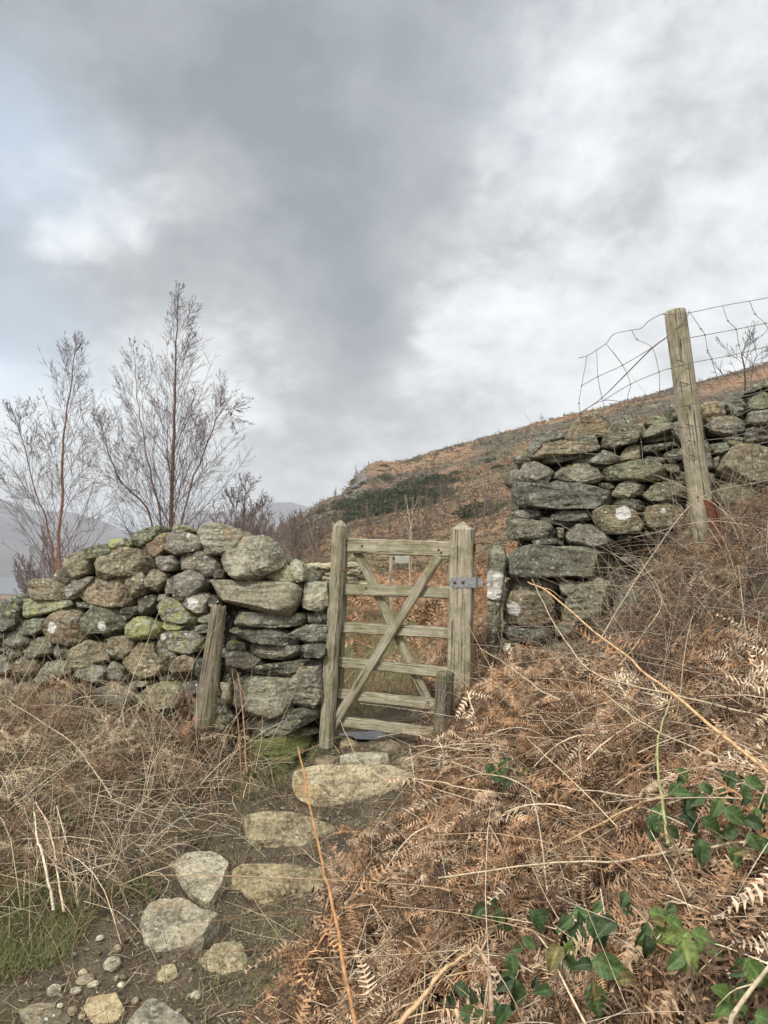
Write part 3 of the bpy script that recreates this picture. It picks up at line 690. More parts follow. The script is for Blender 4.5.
# ---------------------------------------------------------------- gate
def beam(name, p0, p1, w, t_, face, mat, parent, seg=14, bev=.006, pointed=0., seed=0, wob=.002, notch=False, bend=0.):
    p0 = np.asarray(p0, float); p1 = np.asarray(p1, float); L = np.linalg.norm(p1-p0); z = (p1-p0)/L
    y = np.asarray(face, float); y = y-z*np.dot(y, z); y /= np.linalg.norm(y); x = np.cross(y, z)
    hw, ht = w/2, t_/2; b_ = bev
    cs = np.array([(hw-b_, -ht), (hw, -ht+b_), (hw, 0), (hw, ht-b_), (hw-b_, ht), (0, ht), (-hw+b_, ht), (-hw, ht-b_), (-hw, 0), (-hw, -ht+b_), (-hw+b_, -ht), (0, -ht)])
    zs = np.concatenate([[0, b_], np.linspace(0, L, seg)[1:-1], [L-b_, L]]); V = []
    for i, zz in enumerate(zs):
        s = 1-b_/hw*.8 if i in (0, len(zs)-1) else 1
        for q in cs: V.append((q[0]*s+bend*math.sin(zz/L*math.pi), q[1]*s, zz))
    V = np.array(V); n = len(cs); k = np.arange(n); i = np.arange(len(zs)-1)[:, None]*n
    F4 = np.stack([i+k, i+(k+1) % n, i+n+(k+1) % n, i+n+k], -1).reshape(-1, 4)
    V = np.vstack([V, [0, 0, 0], [0, 0, L+pointed]]); e = len(zs)*n
    F3_ = [[(q+1) % n, q, e] for q in range(n)]+[[e-n+q, e-n+(q+1) % n, e+1] for q in range(n)]
    V = V+wob*np.stack([perlin(V*11+seed*3.1), perlin(V*11+40+seed), perlin(V*11+80+seed)*.5], -1)*2
    me = mesh_from(name, V, [F4, np.array(F3_)], smooth=False); o = link(name, me, mat)
    Mx = Matrix([[float(x[i]), float(y[i]), float(z[i]), float(p0[i])] for i in range(3)]+[[0, 0, 0, 1]])
    if parent is not None: o.parent = parent; o.matrix_local = Matrix.Translation(-Vector(parent.location))@Mx
    else: o.matrix_world = Mx
    return o
def G3(x, y): return (310+x/3.657, 500+y/3.657)
YL, YR = 4.5, 4.18
XL, XR = (342-384)/FPX*YL, (450-384)/FPX*YR
gdir = np.array([XR-XL, YR-YL, 0]); gdir /= np.linalg.norm(gdir); gn = np.array([gdir[1], -gdir[0], 0]); g0 = np.array([XL, YL, 1.])
if gn[1] > 0: gn = -gn
def GP(x, y, off=0.):
    px, py = G3(x, y); return Pplane(px, py, g0+gn*off, gn)
gate = empty('wooden_gate', tuple(GP(280, 850)), 'small weathered five-barred wooden gate with crossed diagonal braces, closed between two posts', 'gate')
px_m = 4.35/FPX/3.657
for i, (yl, yr, hl) in enumerate([(166, 180, 58), (326, 339, 44), (464, 487, 42), (592, 625, 40), (708, 748, 40), (808, 852, 40)]):
    beam('rail', GP(116 if i == 0 else 104, yl), GP(516 if i < 3 else 512, yr+(0 if i < 3 else 6)), hl*px_m*.95, .032, gn, M_GATE, gate, seed=i)
beam('stile', GP(121, 175, -.035), GP(101, 835, -.035), .05, .045, gn, M_GATE, gate, seed=12)
beam('stile', GP(528, 175, -.05), GP(518, 850, -.05), .05, .045, gn, M_GATE, gate, seed=13)
b1_ = beam('brace', GP(472, 205, .032), GP(70, 850, .032), .052, .028, gn, M_GATE, gate, seed=14); b1_['label'] = 'front brace rising to the right'
b2_ = beam('brace', GP(170, 180, -.034), GP(440, 750, -.034), .052, .028, gn, M_GATE, gate, seed=15); b2_['label'] = 'rear brace rising to the left'
for (bx, by) in [(133, 166), (190, 168), (470, 182), (480, 192), (205, 322), (400, 240), (120, 800)]:
    mb = MB(); c0 = GP(bx, by, .016 if by < 400 or bx < 300 else .046); S_, F_ = ICO[2]; mb.add(S_*.007+c0, F_, (.1, .08, .06)); o = mb.build('nail', M_RUST, gate); o.matrix_parent_inverse = Matrix.Translation(-Vector(gate.location))
# posts
def gate_post_root(name, p, lab): return empty(name, tuple(p), lab, 'gate post')
pl = P(327, 745, 4.46); r1 = gate_post_root('gate_post', pl, 'slim left gate post with a rounded top, touching the end of the wall')
beam('post', P(326, 752, 4.46), P(340.5, 522, 4.46), .082, .078, (0, -1, 0), M_GATE, r1, pointed=.01, bev=.026, seed=21, wob=.004)
hk = MB(); tube(hk, spline([P(341, 570, 4.42), P(346, 571, 4.40), P(349, 569, 4.41)], 8), .006, 6, (.2, .15, .1)); o = hk.build('hook', M_RUST, r1); o.matrix_parent_inverse = Matrix.Translation(-Vector(r1.location))
pr = P(459, 740, 4.12); r2 = gate_post_root('gate_post', pr, 'square right gate post with a pointed top and a steel strap')
gdr = -gn*1.0+np.array([.0, 0, 0]); gface = gn
beam('post', P(458.5, 748, 4.17), P(463, 529, 4.17), .122, .115, gface+gdir*.25, M_POST, r2, pointed=.042, bev=.005, seed=22, wob=.0025)
fc = gface+gdir*.25; fc /= np.linalg.norm(fc); side = np.array([-fc[1], fc[0], 0]); side *= np.sign(side[0])
c0 = P(464.5, 582, 4.17)
def box(mb, c, ax, ay, az, hx, hy, hz, tint=(1, 1, 1)):
    V = np.array([c+ax*hx*i+ay*hy*j+az*hz*k for i in (-1, 1) for j in (-1, 1) for k in (-1, 1)])
    mb.add(V, [[0, 1, 3, 2], [4, 6, 7, 5], [0, 4, 5, 1], [2, 3, 7, 6], [0, 2, 6, 4], [1, 5, 7, 3]], tint)
zz = np.array([0, 0, 1.])
sm = MB(); outline = [(-.078, 0), (-.062, .022), (-.04, .028), (.0, .028), (.066, .028), (.066, -.028), (0, -.028), (-.04, -.028), (-.062, -.022)]
V = [];  m9 = len(outline)
for dpt in (.060, .066):
    for (u, v) in outline: V.append(c0+side*u+zz*v+fc*dpt)
F = [[i, (i+1) % m9, m9+(i+1) % m9, m9+i] for i in range(m9)]; sm.add(V, F)
sm.add(V, [list(range(m9))[::-1], [m9+i for i in range(m9)]])
box(sm, c0+side*.069+fc*.02, side, fc, zz, .003, .045, .028); box(sm, c0+side*.088+fc*.045, side, fc, zz, .018, .003, .02)
o = sm.build('steel_strap', M_GALV, r2, smooth=False); o.matrix_parent_inverse = Matrix.Translation(-Vector(r2.location))
for u in (-.045, .0):
    mb = MB(); S_, F_ = ICO[2]; mb.add(S_*.008+c0+side*u+fc*.068, F_); o = mb.build('bolt', M_RUST, r2); o.matrix_parent_inverse = Matrix.Translation(-Vector(r2.location))
mb = MB(); c1 = P(474.5, 548, 4.17); box(mb, c1+fc*.02, side, fc, zz, .007, .02, .022); tube(mb, spline([P(474, 545, 4.12), P(482, 543, 4.2), P(500, 545, 4.5), P(512, 548, 4.8)], 20), .0022, 4)
o = mb.build('latch_and_wire', M_RUST, r2, smooth=False); o.matrix_parent_inverse = Matrix.Translation(-Vector(r2.location))
# rotten stub post with chain
def round_post(name, p0, p1, r0, r1_, mat, parent=None, seed=0, n=26, seg=30, rag=.0, fl=0.0):
    p0 = np.asarray(p0, float); p1 = np.asarray(p1, float); L = np.linalg.norm(p1-p0); z = (p1-p0)/L; x = np.cross([0, 1., 0], z); x /= np.linalg.norm(x); y = np.cross(z, x)
    V = []; th = np.arange(n)*2*math.pi/n; zs = np.linspace(0, L, seg)
    for i, q in enumerate(zs):
        rr = (r0+(r1_-r0)*q/L)*(1+.05*perlin(np.stack([np.cos(th)*1.2, np.sin(th)*1.2, np.full(n, q*3)], -1)+seed)+.035*perlin(np.stack([np.cos(th)*5, np.sin(th)*5, np.full(n, q*1.5)], -1)+seed+9))
        if i == seg-1: rr = rr*.94
        zt = q+(rag*perlin(np.stack([np.cos(th)*2, np.sin(th)*2, np.full(n, 3.)], -1)+seed) if i >= seg-2 else 0)
        V.append(np.stack([np.cos(th)*rr, np.sin(th)*rr*(1-fl), np.zeros(n)+zt], -1))
    V = np.vstack(V+[[[0, 0, 0]], [[0, 0, L-.004]]]); k = np.arange(n); i = np.arange(seg-1)[:, None]*n
    F4 = np.stack([i+k, i+(k+1) % n, i+n+(k+1) % n, i+n+k], -1).reshape(-1, 4); e = seg*n
    F3_ = [[(q+1) % n, q, e] for q in range(n)]+[[e-n+q, e-n+(q+1) % n, e+1] for q in range(n)]
    o = link(name, mesh_from(name, V, [F4, np.array(F3_)]), mat)
    Mx = Matrix([[float(x[i]), float(y[i]), float(z[i]), float(p0[i])] for i in range(3)]+[[0, 0, 0, 1]])
    if parent is not None: o.parent = parent; o.matrix_local = Matrix.Translation(-Vector(parent.location))@Mx
    else: o.matrix_world = Mx
    return o
r3 = empty('stub_post', tuple(P(443, 745, 4.0)), 'short rotten post stub with a hanging chain, in front of the right gate post', 'post')
round_post('post', P(442, 765, 3.98), P(445, 672, 3.98), .05, .046, M_ROT, r3, seed=5, rag=.008)
ch = MB()
for i in range(6):
    c_ = P(445.5-.3*i, 688+i*5, 3.915); th = np.linspace(0, 2*math.pi, 13); rx = .008
    if i % 2: pts = [c_+np.array([math.cos(a)*rx, -.003, math.sin(a)*.018]) for a in th]
    else: pts = [c_+np.array([0.001, math.cos(a)*rx-.003, math.sin(a)*.018]) for a in th]
    tube(ch, pts, .003, 5, (.1, .1, .1))
o = ch.build('chain', M_WIRE, r3); o.matrix_parent_inverse = Matrix.Translation(-Vector(r3.location))
sp = round_post('leaning_post', P(203, 730, 4.18), P(219, 606, 4.28), .062, .042, M_ROT, None, seed=15, rag=.03, fl=.2); tag(sp, 'broken grey post leaning against the left stone wall', 'post')

# ---------------------------------------------------------------- fence
YF = 3.9
r4 = empty('fence_post', tuple(P(707, 545, YF)), 'round leaning fence post standing in front of the right stone wall', 'fence post')
round_post('post', P(709, 565, YF), P(675, 311, YF), .058, .054, M_POST, r4, seed=31, n=32, seg=50)
stp = MB()
for yy in (361, 383, 406, 425, 441, 456):
    stp = MB(); t_ = (yy-311)/(565-311); cx = 675+34*t_; tube(stp, spline([P(cx-5, yy-1, YF-.058), P(cx-1, yy, YF-.068), P(cx+3, yy+1, YF-.06)], 5), .0022, 4)
    o = stp.build('staple', M_RUST, r4); o.matrix_parent_inverse = Matrix.Translation(-Vector(r4.location))
mb = MB(); q0 = P(708, 500, YF-.11); q1 = P(720, 545, YF-.13); ax = np.array([1, -.2, 0.]); ax /= np.linalg.norm(ax); dz = q1-q0; L = np.linalg.norm(dz); dz /= L; ay = np.cross(dz, ax)
box(mb, (q0+q1)/2, ax, ay, dz, .022, .003, L/2); box(mb, (q0+q1)/2+ax*.02+ay*.02, ax, ay, dz, .003, .02, L/2)
o = mb.build('angle_iron_stake', M_RUST, None, smooth=False); tag(o, 'short rusty angle iron stake at the foot of the round fence post', 'iron stake')
def F7(x, y): return 560+x/3.692, 280+y/3.692
net = empty('wire_netting', tuple(P(600, 440, YF)), 'sagging square wire netting strung from the round fence post above the wall', 'wire fence')
def wire(s, Y0=YF-.06, r=.0017, dy=0.):
    pts = [tuple(map(float, q.split(','))) for q in s.split()]; W = []
    for x, y in pts:
        a, b_ = F7(x, y); Yq = Y0+(.30*max(0, (395-x)/395) if x < 395 else -.12*(x-395)/370)+.02*math.sin(x*.05+y*.03)
        W.append(P(a, b_, Yq))
    return spline(W, max(8, len(W)*5)), r
HW = ['380,128 480,120 600,95 700,78 768,65 860,48 1000,30', '395,228 485,212 535,203 650,182 757,160 860,138 1000,115', '395,330 490,305 560,292 670,270 768,245 900,215 1000,195', '430,392 505,380 600,352 720,325 768,312 900,290 1000,270', '440,468 525,450 610,440 700,425 768,405 900,370 1000,350',
      '450,545 545,535 640,508 768,450 900,430 1000,410', '455,600 555,590 640,578 768,540 900,500 1000,480', '440,662 550,645 600,630 768,598 900,560 1000,540',
      '70,288 100,280 135,258 170,235 200,200 265,185 300,178 330,150 380,125 395,130', '80,390 140,357 230,315 340,250 395,210', '160,445 260,385 365,340 410,325', '75,490 155,435 240,350 340,250 400,205 465,140 478,112', '75,490 160,445 260,450 375,410 430,392', '0,560 50,520 75,490', '78,487 150,440 235,358 335,258 395,212',
      '90,520 175,505 270,490 390,480 440,468', '90,590 185,570 290,560 410,540 455,545', '95,640 205,650 305,665 400,660 465,650']
VW = ['480,120 520,180 535,203 545,260 560,292 580,360 610,440 640,508 650,600', '600,95 620,150 650,182 660,240 675,275 720,325 740,400 768,470 775,580', '700,78 720,125 757,160 775,200 785,245 800,300 820,390 840,440', '800,60 830,110 860,138 870,215 890,290 900,370 905,430',
      '100,280 80,390 70,455 75,490', '135,258 140,357 155,435 175,505 190,560 205,650', '170,235 230,315 260,385 250,440 280,520 300,600 305,665', '265,185 285,220 340,250 365,340 370,410 390,480 415,560 425,610', '75,490 90,560 95,640']
mb = MB()
for s in HW: w_, r_ = wire(s, r=.0019); tube(mb, w_, r_, 5)
o = mb.build('line_wires', M_WIRE, net); o.matrix_parent_inverse = Matrix.Translation(-Vector(net.location))
mb = MB()
for s in VW: w_, r_ = wire(s, r=.0016); tube(mb, w_, r_, 5)
S_, F_ = ICO[2]
for s in VW:
    for q in s.split()[1:]:
        w_, _r = wire(q+' '+q); mb.add(S_*.0048+w_[0], F_)
o = mb.build('stay_wires', M_WIRE, net); o.matrix_parent_inverse = Matrix.Translation(-Vector(net.location))

# ---------------------------------------------------------------- bare trees
def grow(mb, pts, r0, level, rs, spread=.62, nb=(40, 9, 5), tint0=(.2, .1, .075), tint1=(.13, .085, .08), lenf=.42, rmin=.0035, up=.35):
    """adds sub-branches along the polyline pts"""
    L = np.sum(np.linalg.norm(np.diff(pts, axis=0), axis=1)); n = nb[level]
    for q in range(n):
        t_ = .10+.88*(q+rs.uniform(0, 1))/n if level == 0 else rs.uniform(.18, .97)
        f = t_*(len(pts)-1); i = int(f); p = pts[i]+(pts[min(i+1, len(pts)-1)]-pts[i])*(f-i); d = pts[min(i+1, len(pts)-1)]-pts[max(i-1, 0)]; d = d/np.linalg.norm(d)
        a = rs.uniform(0, 2*math.pi) if level == 0 else rs.choice([0, math.pi])+rs.normal()*.7
        e = np.cross(d, [0.3, .2, 1.] if abs(d[2]) < .95 else [1., 0, 0]); e /= np.linalg.norm(e); g_ = np.cross(d, e); side_ = e*math.cos(a)+g_*math.sin(a)
        sp_ = spread*(1.15-.45*t_) if level == 0 else rs.uniform(.45, .85)
        dd = d*math.cos(sp_)+side_*math.sin(sp_); ln = L*lenf*((1-t_)**.85*.98+.07) if level == 0 else L*rs.uniform(.25, .5)*(1.2-t_)
        if level == 0: ln *= rs.uniform(.75, 1.15)
        m_ = (8, 5, 4)[level]; P_ = [p]; cur = p; sdir = dd
        for k_ in range(m_-1):
            sdir = sdir+np.array([0, 0, up*(.2, .08, .0)[level]])+rs.normal(size=3)*(.06, .10, .13)[level]; sdir /= np.linalg.norm(sdir); cur = cur+sdir*ln/(m_-1); P_.append(cur)
        P_ = np.array(P_); rb = max(rmin, r0*(1-t_*.9)*(.2, .5, .5)[level])
        tube(mb, P_, np.linspace(rb, rmin*.7, m_), 3 if level else 4, tuple(np.array(tint0 if level == 0 else tint1)*rs.uniform(.8, 1.25)))
        if level+1 < len(nb): grow(mb, P_, rb, level+1, rs, spread, nb, tint0, tint1, lenf, rmin, up)
def birch(name, stems, r0, seed, label, nb=(40, 9, 4), lenf=.42, tint0=(.12, .08, .07), tint1=(.1, .07, .065), trunk_tint=(.3, .13, .075), rmin=.0035, group=None, cat='tree', spread=.62):
    rs = np.random.default_rng(seed); base = np.array(stems[0][0]); root = empty(name, tuple(base), label, cat, group); tr = MB(); cr = MB()
    for k_, s in enumerate(stems):
        pts = spline(s, 22); pts = pts+np.r_[np.zeros((1, 3)), rs.normal(size=(21, 3))*.011*np.array([1, 1, .2])]; rk = r0*(1 if k_ == 0 else .42)
        tt = np.array(trunk_tint)[None]*np.ones((22, 1)); f = np.linspace(0, 1, 22)[:, None]; tint = tt*(1-f)+np.array(tint0)*f
        m0 = tr.n; tube(tr, pts, np.linspace(rk, rmin, 22), 7); tr.T[-1] = np.repeat(tint, 7, axis=0)
        grow(cr, pts, rk, 0, rs, nb=nb if k_ == 0 else (nb[0]*2//3,)+tuple(nb[1:]), lenf=lenf*(1 if k_ == 0 else .95), tint0=tint0, tint1=tint1, rmin=rmin, spread=spread)
    for mb_, nm in ((tr, 'trunk'), (cr, 'crown')):
        o = mb_.build(nm, M_BARK, root, loc=tuple(base)); o.location = (0, 0, 0)
    return root
def gp_at(px, Y): x = (px-384)/FPX*Y; return np.array([x, Y, Hs(x, Y)-.1])
Y1, Y2 = 11.5, 13.
birch('birch_tree', [[gp_at(57, Y1), P(58, 562, Y1), P(62, 500, Y1), P(64, 442, Y1), P(72, 380, Y1), P(76, 341, Y1)],
                     [gp_at(60, Y1), P(50, 540, Y1-.3), P(35, 490, Y1-.6), P(22, 440, Y1-.8), P(12, 408, Y1-.9)]], .034, 5, 'slender leafless birch with a reddish trunk, leftmost behind the wall', nb=(48, 12, 5), lenf=.44, rmin=.0021, spread=.68, trunk_tint=(.36, .17, .1), tint0=(.13, .095, .085), tint1=(.165, .125, .115))
birch('birch_tree', [[gp_at(170, Y2), P(171, 522, Y2), P(174, 440, Y2), P(176, 360, Y2), P(179, 284, Y2)],
                     [gp_at(168, Y2), P(160, 515, Y2), P(146, 455, Y2+.3), P(138, 400, Y2+.3), P(133, 342, Y2+.4)],
                     [gp_at(172, Y2), P(183, 515, Y2-.2), P(205, 450, Y2-.3), P(222, 410, Y2-.3), P(236, 420, Y2-.3)],
                     [gp_at(169, Y2), P(150, 518, Y2-.3), P(120, 480, Y2-.6), P(105, 440, Y2-.6), P(100, 415, Y2-.5)]], .052, 9, 'tallest leafless birch with several stems, rising behind the middle of the left wall', nb=(58, 13, 5), lenf=.41, rmin=.0022, spread=.68, trunk_tint=(.24, .15, .11), tint0=(.13, .095, .085), tint1=(.165, .125, .115))
birch('leafless_shrub', [[gp_at(243, 17.), P(244, 520, 17.), P(246, 478, 17.)], [gp_at(240, 17.), P(236, 520, 17.), P(228, 495, 17.)], [gp_at(246, 17.), P(254, 524, 17.), P(262, 505, 17.)]], .03, 19, 'small leafless shrub right of the tallest birch', nb=(24, 8, 4), lenf=.5, cat='shrub', trunk_tint=(.13, .08, .07))
birch('leafless_tree', [[gp_at(748, 30.), P(745, 375, 30.), P(742, 355, 30.), P(748, 338, 30.)], [gp_at(749, 30.), P(752, 372, 30.), P(762, 350, 30.)]], .045, 23, 'dark crooked leafless tree on the skyline above the right wall', nb=(11, 6, 4), lenf=.55, cat='tree', trunk_tint=(.07, .055, .045), tint0=(.07, .055, .045), tint1=(.08, .06, .05), rmin=.008, spread=.95)
birch('young_birch', [[gp_at(410, 14.), P(410, 540, 14.), P(409, 515, 14.), P(405, 497, 14.)], [gp_at(410, 14.), P(412, 520, 14.), P(418, 502, 14.)]], .022, 29, 'pale young sapling growing behind the top rail of the gate', nb=(7, 3, 2), lenf=.4, cat='sapling', trunk_tint=(.42, .35, .27), tint0=(.4, .33, .25), tint1=(.3, .24, .18))
# wood of distant bare trees
protos = []
for k_ in range(4):
    h_ = 5.0; rs = np.random.default_rng(60+k_)
    pts = [np.array([0, 0, 0.]), np.array([rs.normal()*.2, 0, h_*.5]), np.array([rs.normal()*.3, rs.normal()*.2, h_])]
    stems = [pts]+[[np.zeros(3), np.array([math.cos(a)*.8, math.sin(a)*.8, h_*.4]), np.array([math.cos(a)*1.5, math.sin(a)*1.5, h_*rs.uniform(.6, .85)])] for a in rs.uniform(0, 6.3, 3)]
    protos.append(birch('bare_tree', stems, .06, 70+k_, 'grey-brown leafless tree standing on the slope beyond the left wall', nb=(16, 7, 4), lenf=.5, rmin=.012, group='distant bare trees beyond the left wall', trunk_tint=(.2, .15, .14), tint0=(.2, .155, .14), tint1=(.2, .158, .148)))  # bark tints lightened, distance haze put into the colour
def copy_tree(o, **k):
    c = o.copy(); COL.objects.link(c)
    for ch_ in [q for q in bpy.data.objects if q.parent == o]:
        d = ch_.copy(); COL.objects.link(d); d.parent = c
    return c
rs = np.random.default_rng(5); used = set(); spots = []
for i in range(90):
    px = rs.uniform(-60, 285); Y = math.exp(rs.uniform(math.log(34), math.log(260)))
    if px < 34 and Y < 210: continue
    spots.append((px, Y, rs.uniform(.6, 1.0)*(1+.6*(Y > 80))))
for i in range(34): spots.append((rs.uniform(34, 275), math.exp(rs.uniform(math.log(36), math.log(85))), rs.uniform(.6, 1.0)))
spots += [(262, 24, .42), (278, 30, .5), (105, 20, .5), (125, 24, .5), (215, 26, .45), (85, 27, .5)]
for i, (px, Y, s) in enumerate(spots):
    k_ = i % 4; o = protos[k_] if k_ not in used else copy_tree(protos[k_]); used.add(k_)
    x = (px-384)/FPX*Y; o.location = (x, Y, Hs(x, Y)-.1); o.rotation_euler = (0, 0, rs.uniform(0, 6.3)); o.scale = (s, s, s*rs.uniform(.8, 1.1))
# bare trees and shrubs on the open hillside
used = set()
hp_ = [birch('hillside_tree', [[np.zeros(3), np.array([.1, 0, 1.6]), np.array([.2*a, 0, 3.2])], [np.zeros(3), np.array([-.5, .2, 1.3]), np.array([-.9, .3, 2.4])], [np.zeros(3), np.array([.5, -.2, 1.2]), np.array([1., -.3, 2.2])]], .05, 90+a, 'small leafless tree on the open hillside above the gate', nb=(12, 6, 4), lenf=.55, rmin=.014, group='small bare trees on the hillside', trunk_tint=(.2, .16, .13), tint0=(.19, .15, .12), tint1=(.16, .125, .1)) for a in range(2)]
for i in range(70):
    px = rs.uniform(285, 560) if i % 3 else rs.uniform(285, 345); Y = math.exp(rs.uniform(math.log(38), math.log(270)))
    k_ = i % 2; o = hp_[k_] if k_ not in used else copy_tree(hp_[k_]); used.add(k_); x = (px-384)/FPX*Y; s = rs.uniform(.5, 1.1)*(1+.5*(Y > 120))
    o.location = (x, Y, Hs(x, Y)-.1); o.rotation_euler = (0, 0, rs.uniform(0, 6.3)); o.scale = (s, s, s)
# gorse and heather: leaf-clump shrubs
def shrub_mesh(n, seed, tint, squash=.7, leaf=.09):
    r = np.random.default_rng(seed); mb = MB(); C_ = r.normal(size=(n, 3)); C_ /= np.linalg.norm(C_, axis=1)[:, None]; C_ *= (r.uniform(.35, 1, n)**.5)[:, None]; C_ *= (1+.35*perlin(C_*2+seed))[:, None]
    C_[:, 2] = np.abs(C_[:, 2])*squash; A_ = r.normal(size=(n, 3)); B_ = r.normal(size=(n, 3)); A_ /= np.linalg.norm(A_, axis=1)[:, None]; B_ -= A_*np.sum(A_*B_, 1)[:, None]; B_ /= np.linalg.norm(B_, axis=1)[:, None]
    s = leaf*r.uniform(.5, 1.3, n)[:, None]; V = np.stack([C_-A_*s, C_+B_*s*.5, C_+A_*s, C_-B_*s*.5], 1).reshape(-1, 3)
    T = np.repeat(np.array(tint)[None]*r.uniform(.6, 1.5, (n, 1)), 4, axis=0); F = np.arange(4*n).reshape(-1, 4); return V, F, T
gor = []
for k_ in range(3):
    V, F, T = shrub_mesh(1500, 300+k_, (.07, .078, .04), leaf=.07); o = link('gorse_bush', mesh_from('gorse_bush', V, F, T, False), M_GRASS)
    tag(o, 'dark green gorse bush on the brown hillside', 'bush', 'gorse bushes on the hillside'); gor.append(o)
lone = gor[0].copy(); COL.objects.link(lone); lone['label'] = 'round dark green gorse bush just above the pointed gate post'; del lone['group']
gs = [(486, 62, 2.6)]
for i in range(46): gs.append((rs.normal(402, 22), rs.uniform(95, 150), rs.uniform(1.5, 4.0)))
for i in range(26): px_ = rs.uniform(272, 345); gs.append((px_, rs.uniform(150, 255), rs.uniform(1.2, 2.2)))
for i in range(14): gs.append((rs.uniform(350, 395), rs.uniform(190, 250), rs.uniform(1.0, 2.0)))
for i in range(14): gs.append((rs.uniform(400, 760), rs.uniform(90, 290), rs.uniform(.8, 1.8)))
for i, (px, Y, s) in enumerate(gs):
    o = lone if i == 0 else (gor[i % 3] if i < 4 else gor[i % 3].copy())
    if i >= 4: COL.objects.link(o)
    x = (px-384)/FPX*Y; o.location = (x, Y, Hs(x, Y)-.15*s); o.rotation_euler = (0, 0, rs.uniform(0, 6)); o.scale = (s, s, s*rs.uniform(.6, .9))
# heather and grass tussocks over the whole hill: too many to count
mb = MB(); N = 17000; pxs = rs.uniform(255, 800, N); Ys = np.exp(rs.uniform(math.log(24), math.log(310), N)); xs = (pxs-384)/FPX*Ys; zs = H(xs, Ys)
q3 = np.stack([xs, Ys, zs*2], -1); ns = fbm(q3*.035+3, 3); ns2 = fbm(q3*.12+30, 3)
pal = [np.array([.14, .11, .075]), np.array([.28, .165, .09]), np.array([.32, .25, .145]), np.array([.10, .1, .055]), np.array([.18, .14, .11])]
Vall = []; Fall = []; Tall = []
for k_ in range(9):
    A_ = rs.normal(size=(N, 3)); A_[:, 2] = np.abs(A_[:, 2])*.9; s = (Ys*.0024*rs.uniform(.5, 1.3, N))[:, None]; b_ = rs.normal(size=(N, 3)); b_ /= np.linalg.norm(b_, axis=1)[:, None]
    base = np.stack([xs, Ys, zs], -1)+rs.normal(size=(N, 3))*s*[1, 1, .1]; tip = base+A_*s*.9; V = np.stack([base-b_*s*.35, base+b_*s*.35, tip], 1)
    Vall.append(V.reshape(-1, 3))
ci = np.where(ns > .22, 3, np.where(ns > .0, 0, np.where(ns2 > .12, 2, 1))); ci = np.where(rs.uniform(size=N) < .25, 4, ci); pc_ = np.array(pal)[ci]*rs.uniform(.7, 1.3, (N, 1))
mb.add(np.concatenate(Vall), np.arange(N*27).reshape(-1, 3), np.tile(np.repeat(pc_, 3, axis=0), (9, 1)))
o = mb.build('heather', M_GRASS, smooth=False); tag(o, 'brown heather and dead bracken covering the hillside', 'heather', kind='stuff')

# field wall remains and small waymark post beyond the gate
fw = empty('ruined_wall', tuple(gp_at(335, 12.)), 'low pale ruined wall beyond the left gate post', 'stone wall')
for i in range(26):
    px = 296+i*2.6+rs.uniform(-1, 1); Yq = 12+rs.uniform(-.15, .15); r_ = rs.uniform(.05, .11); x = (px-384)/FPX*Yq
    for lev in range(5):
        V = S3*np.array([r_*1.3, r_, r_*.55])*(1+.2*fbm(S3*1.2+i*3+lev*7, 3)[:, None]); o = link('stone', mesh_from('stone', V, F3), M_STONE, fw)
        o.location = Vector((x+rs.uniform(-.06, .06), Yq+rs.uniform(-.1, .1), 1.6-(588-lev*5.2-560+rs.uniform(-2, 2))/FPX*12))-fw.location; props(o, np.array([1.8, 1.7, 1.4])*rs.uniform(.7, 1.1))
        if px > 360 and lev > 1: break
wm = empty('waymark_post', tuple(gp_at(391, 10.5)), 'thin pale marker post with a small board, seen through the gate', 'post')
beam('post', gp_at(391, 10.5), P(391, 556, 10.5), .05, .05, (0, -1, 0), M_POST, wm, seed=51)
beam('board', P(395, 560, 10.47), P(409, 560, 10.47), .1, .02, (0, -1, 0), plain('pale_board', (.36, .35, .31), .8), wm, seed=52)

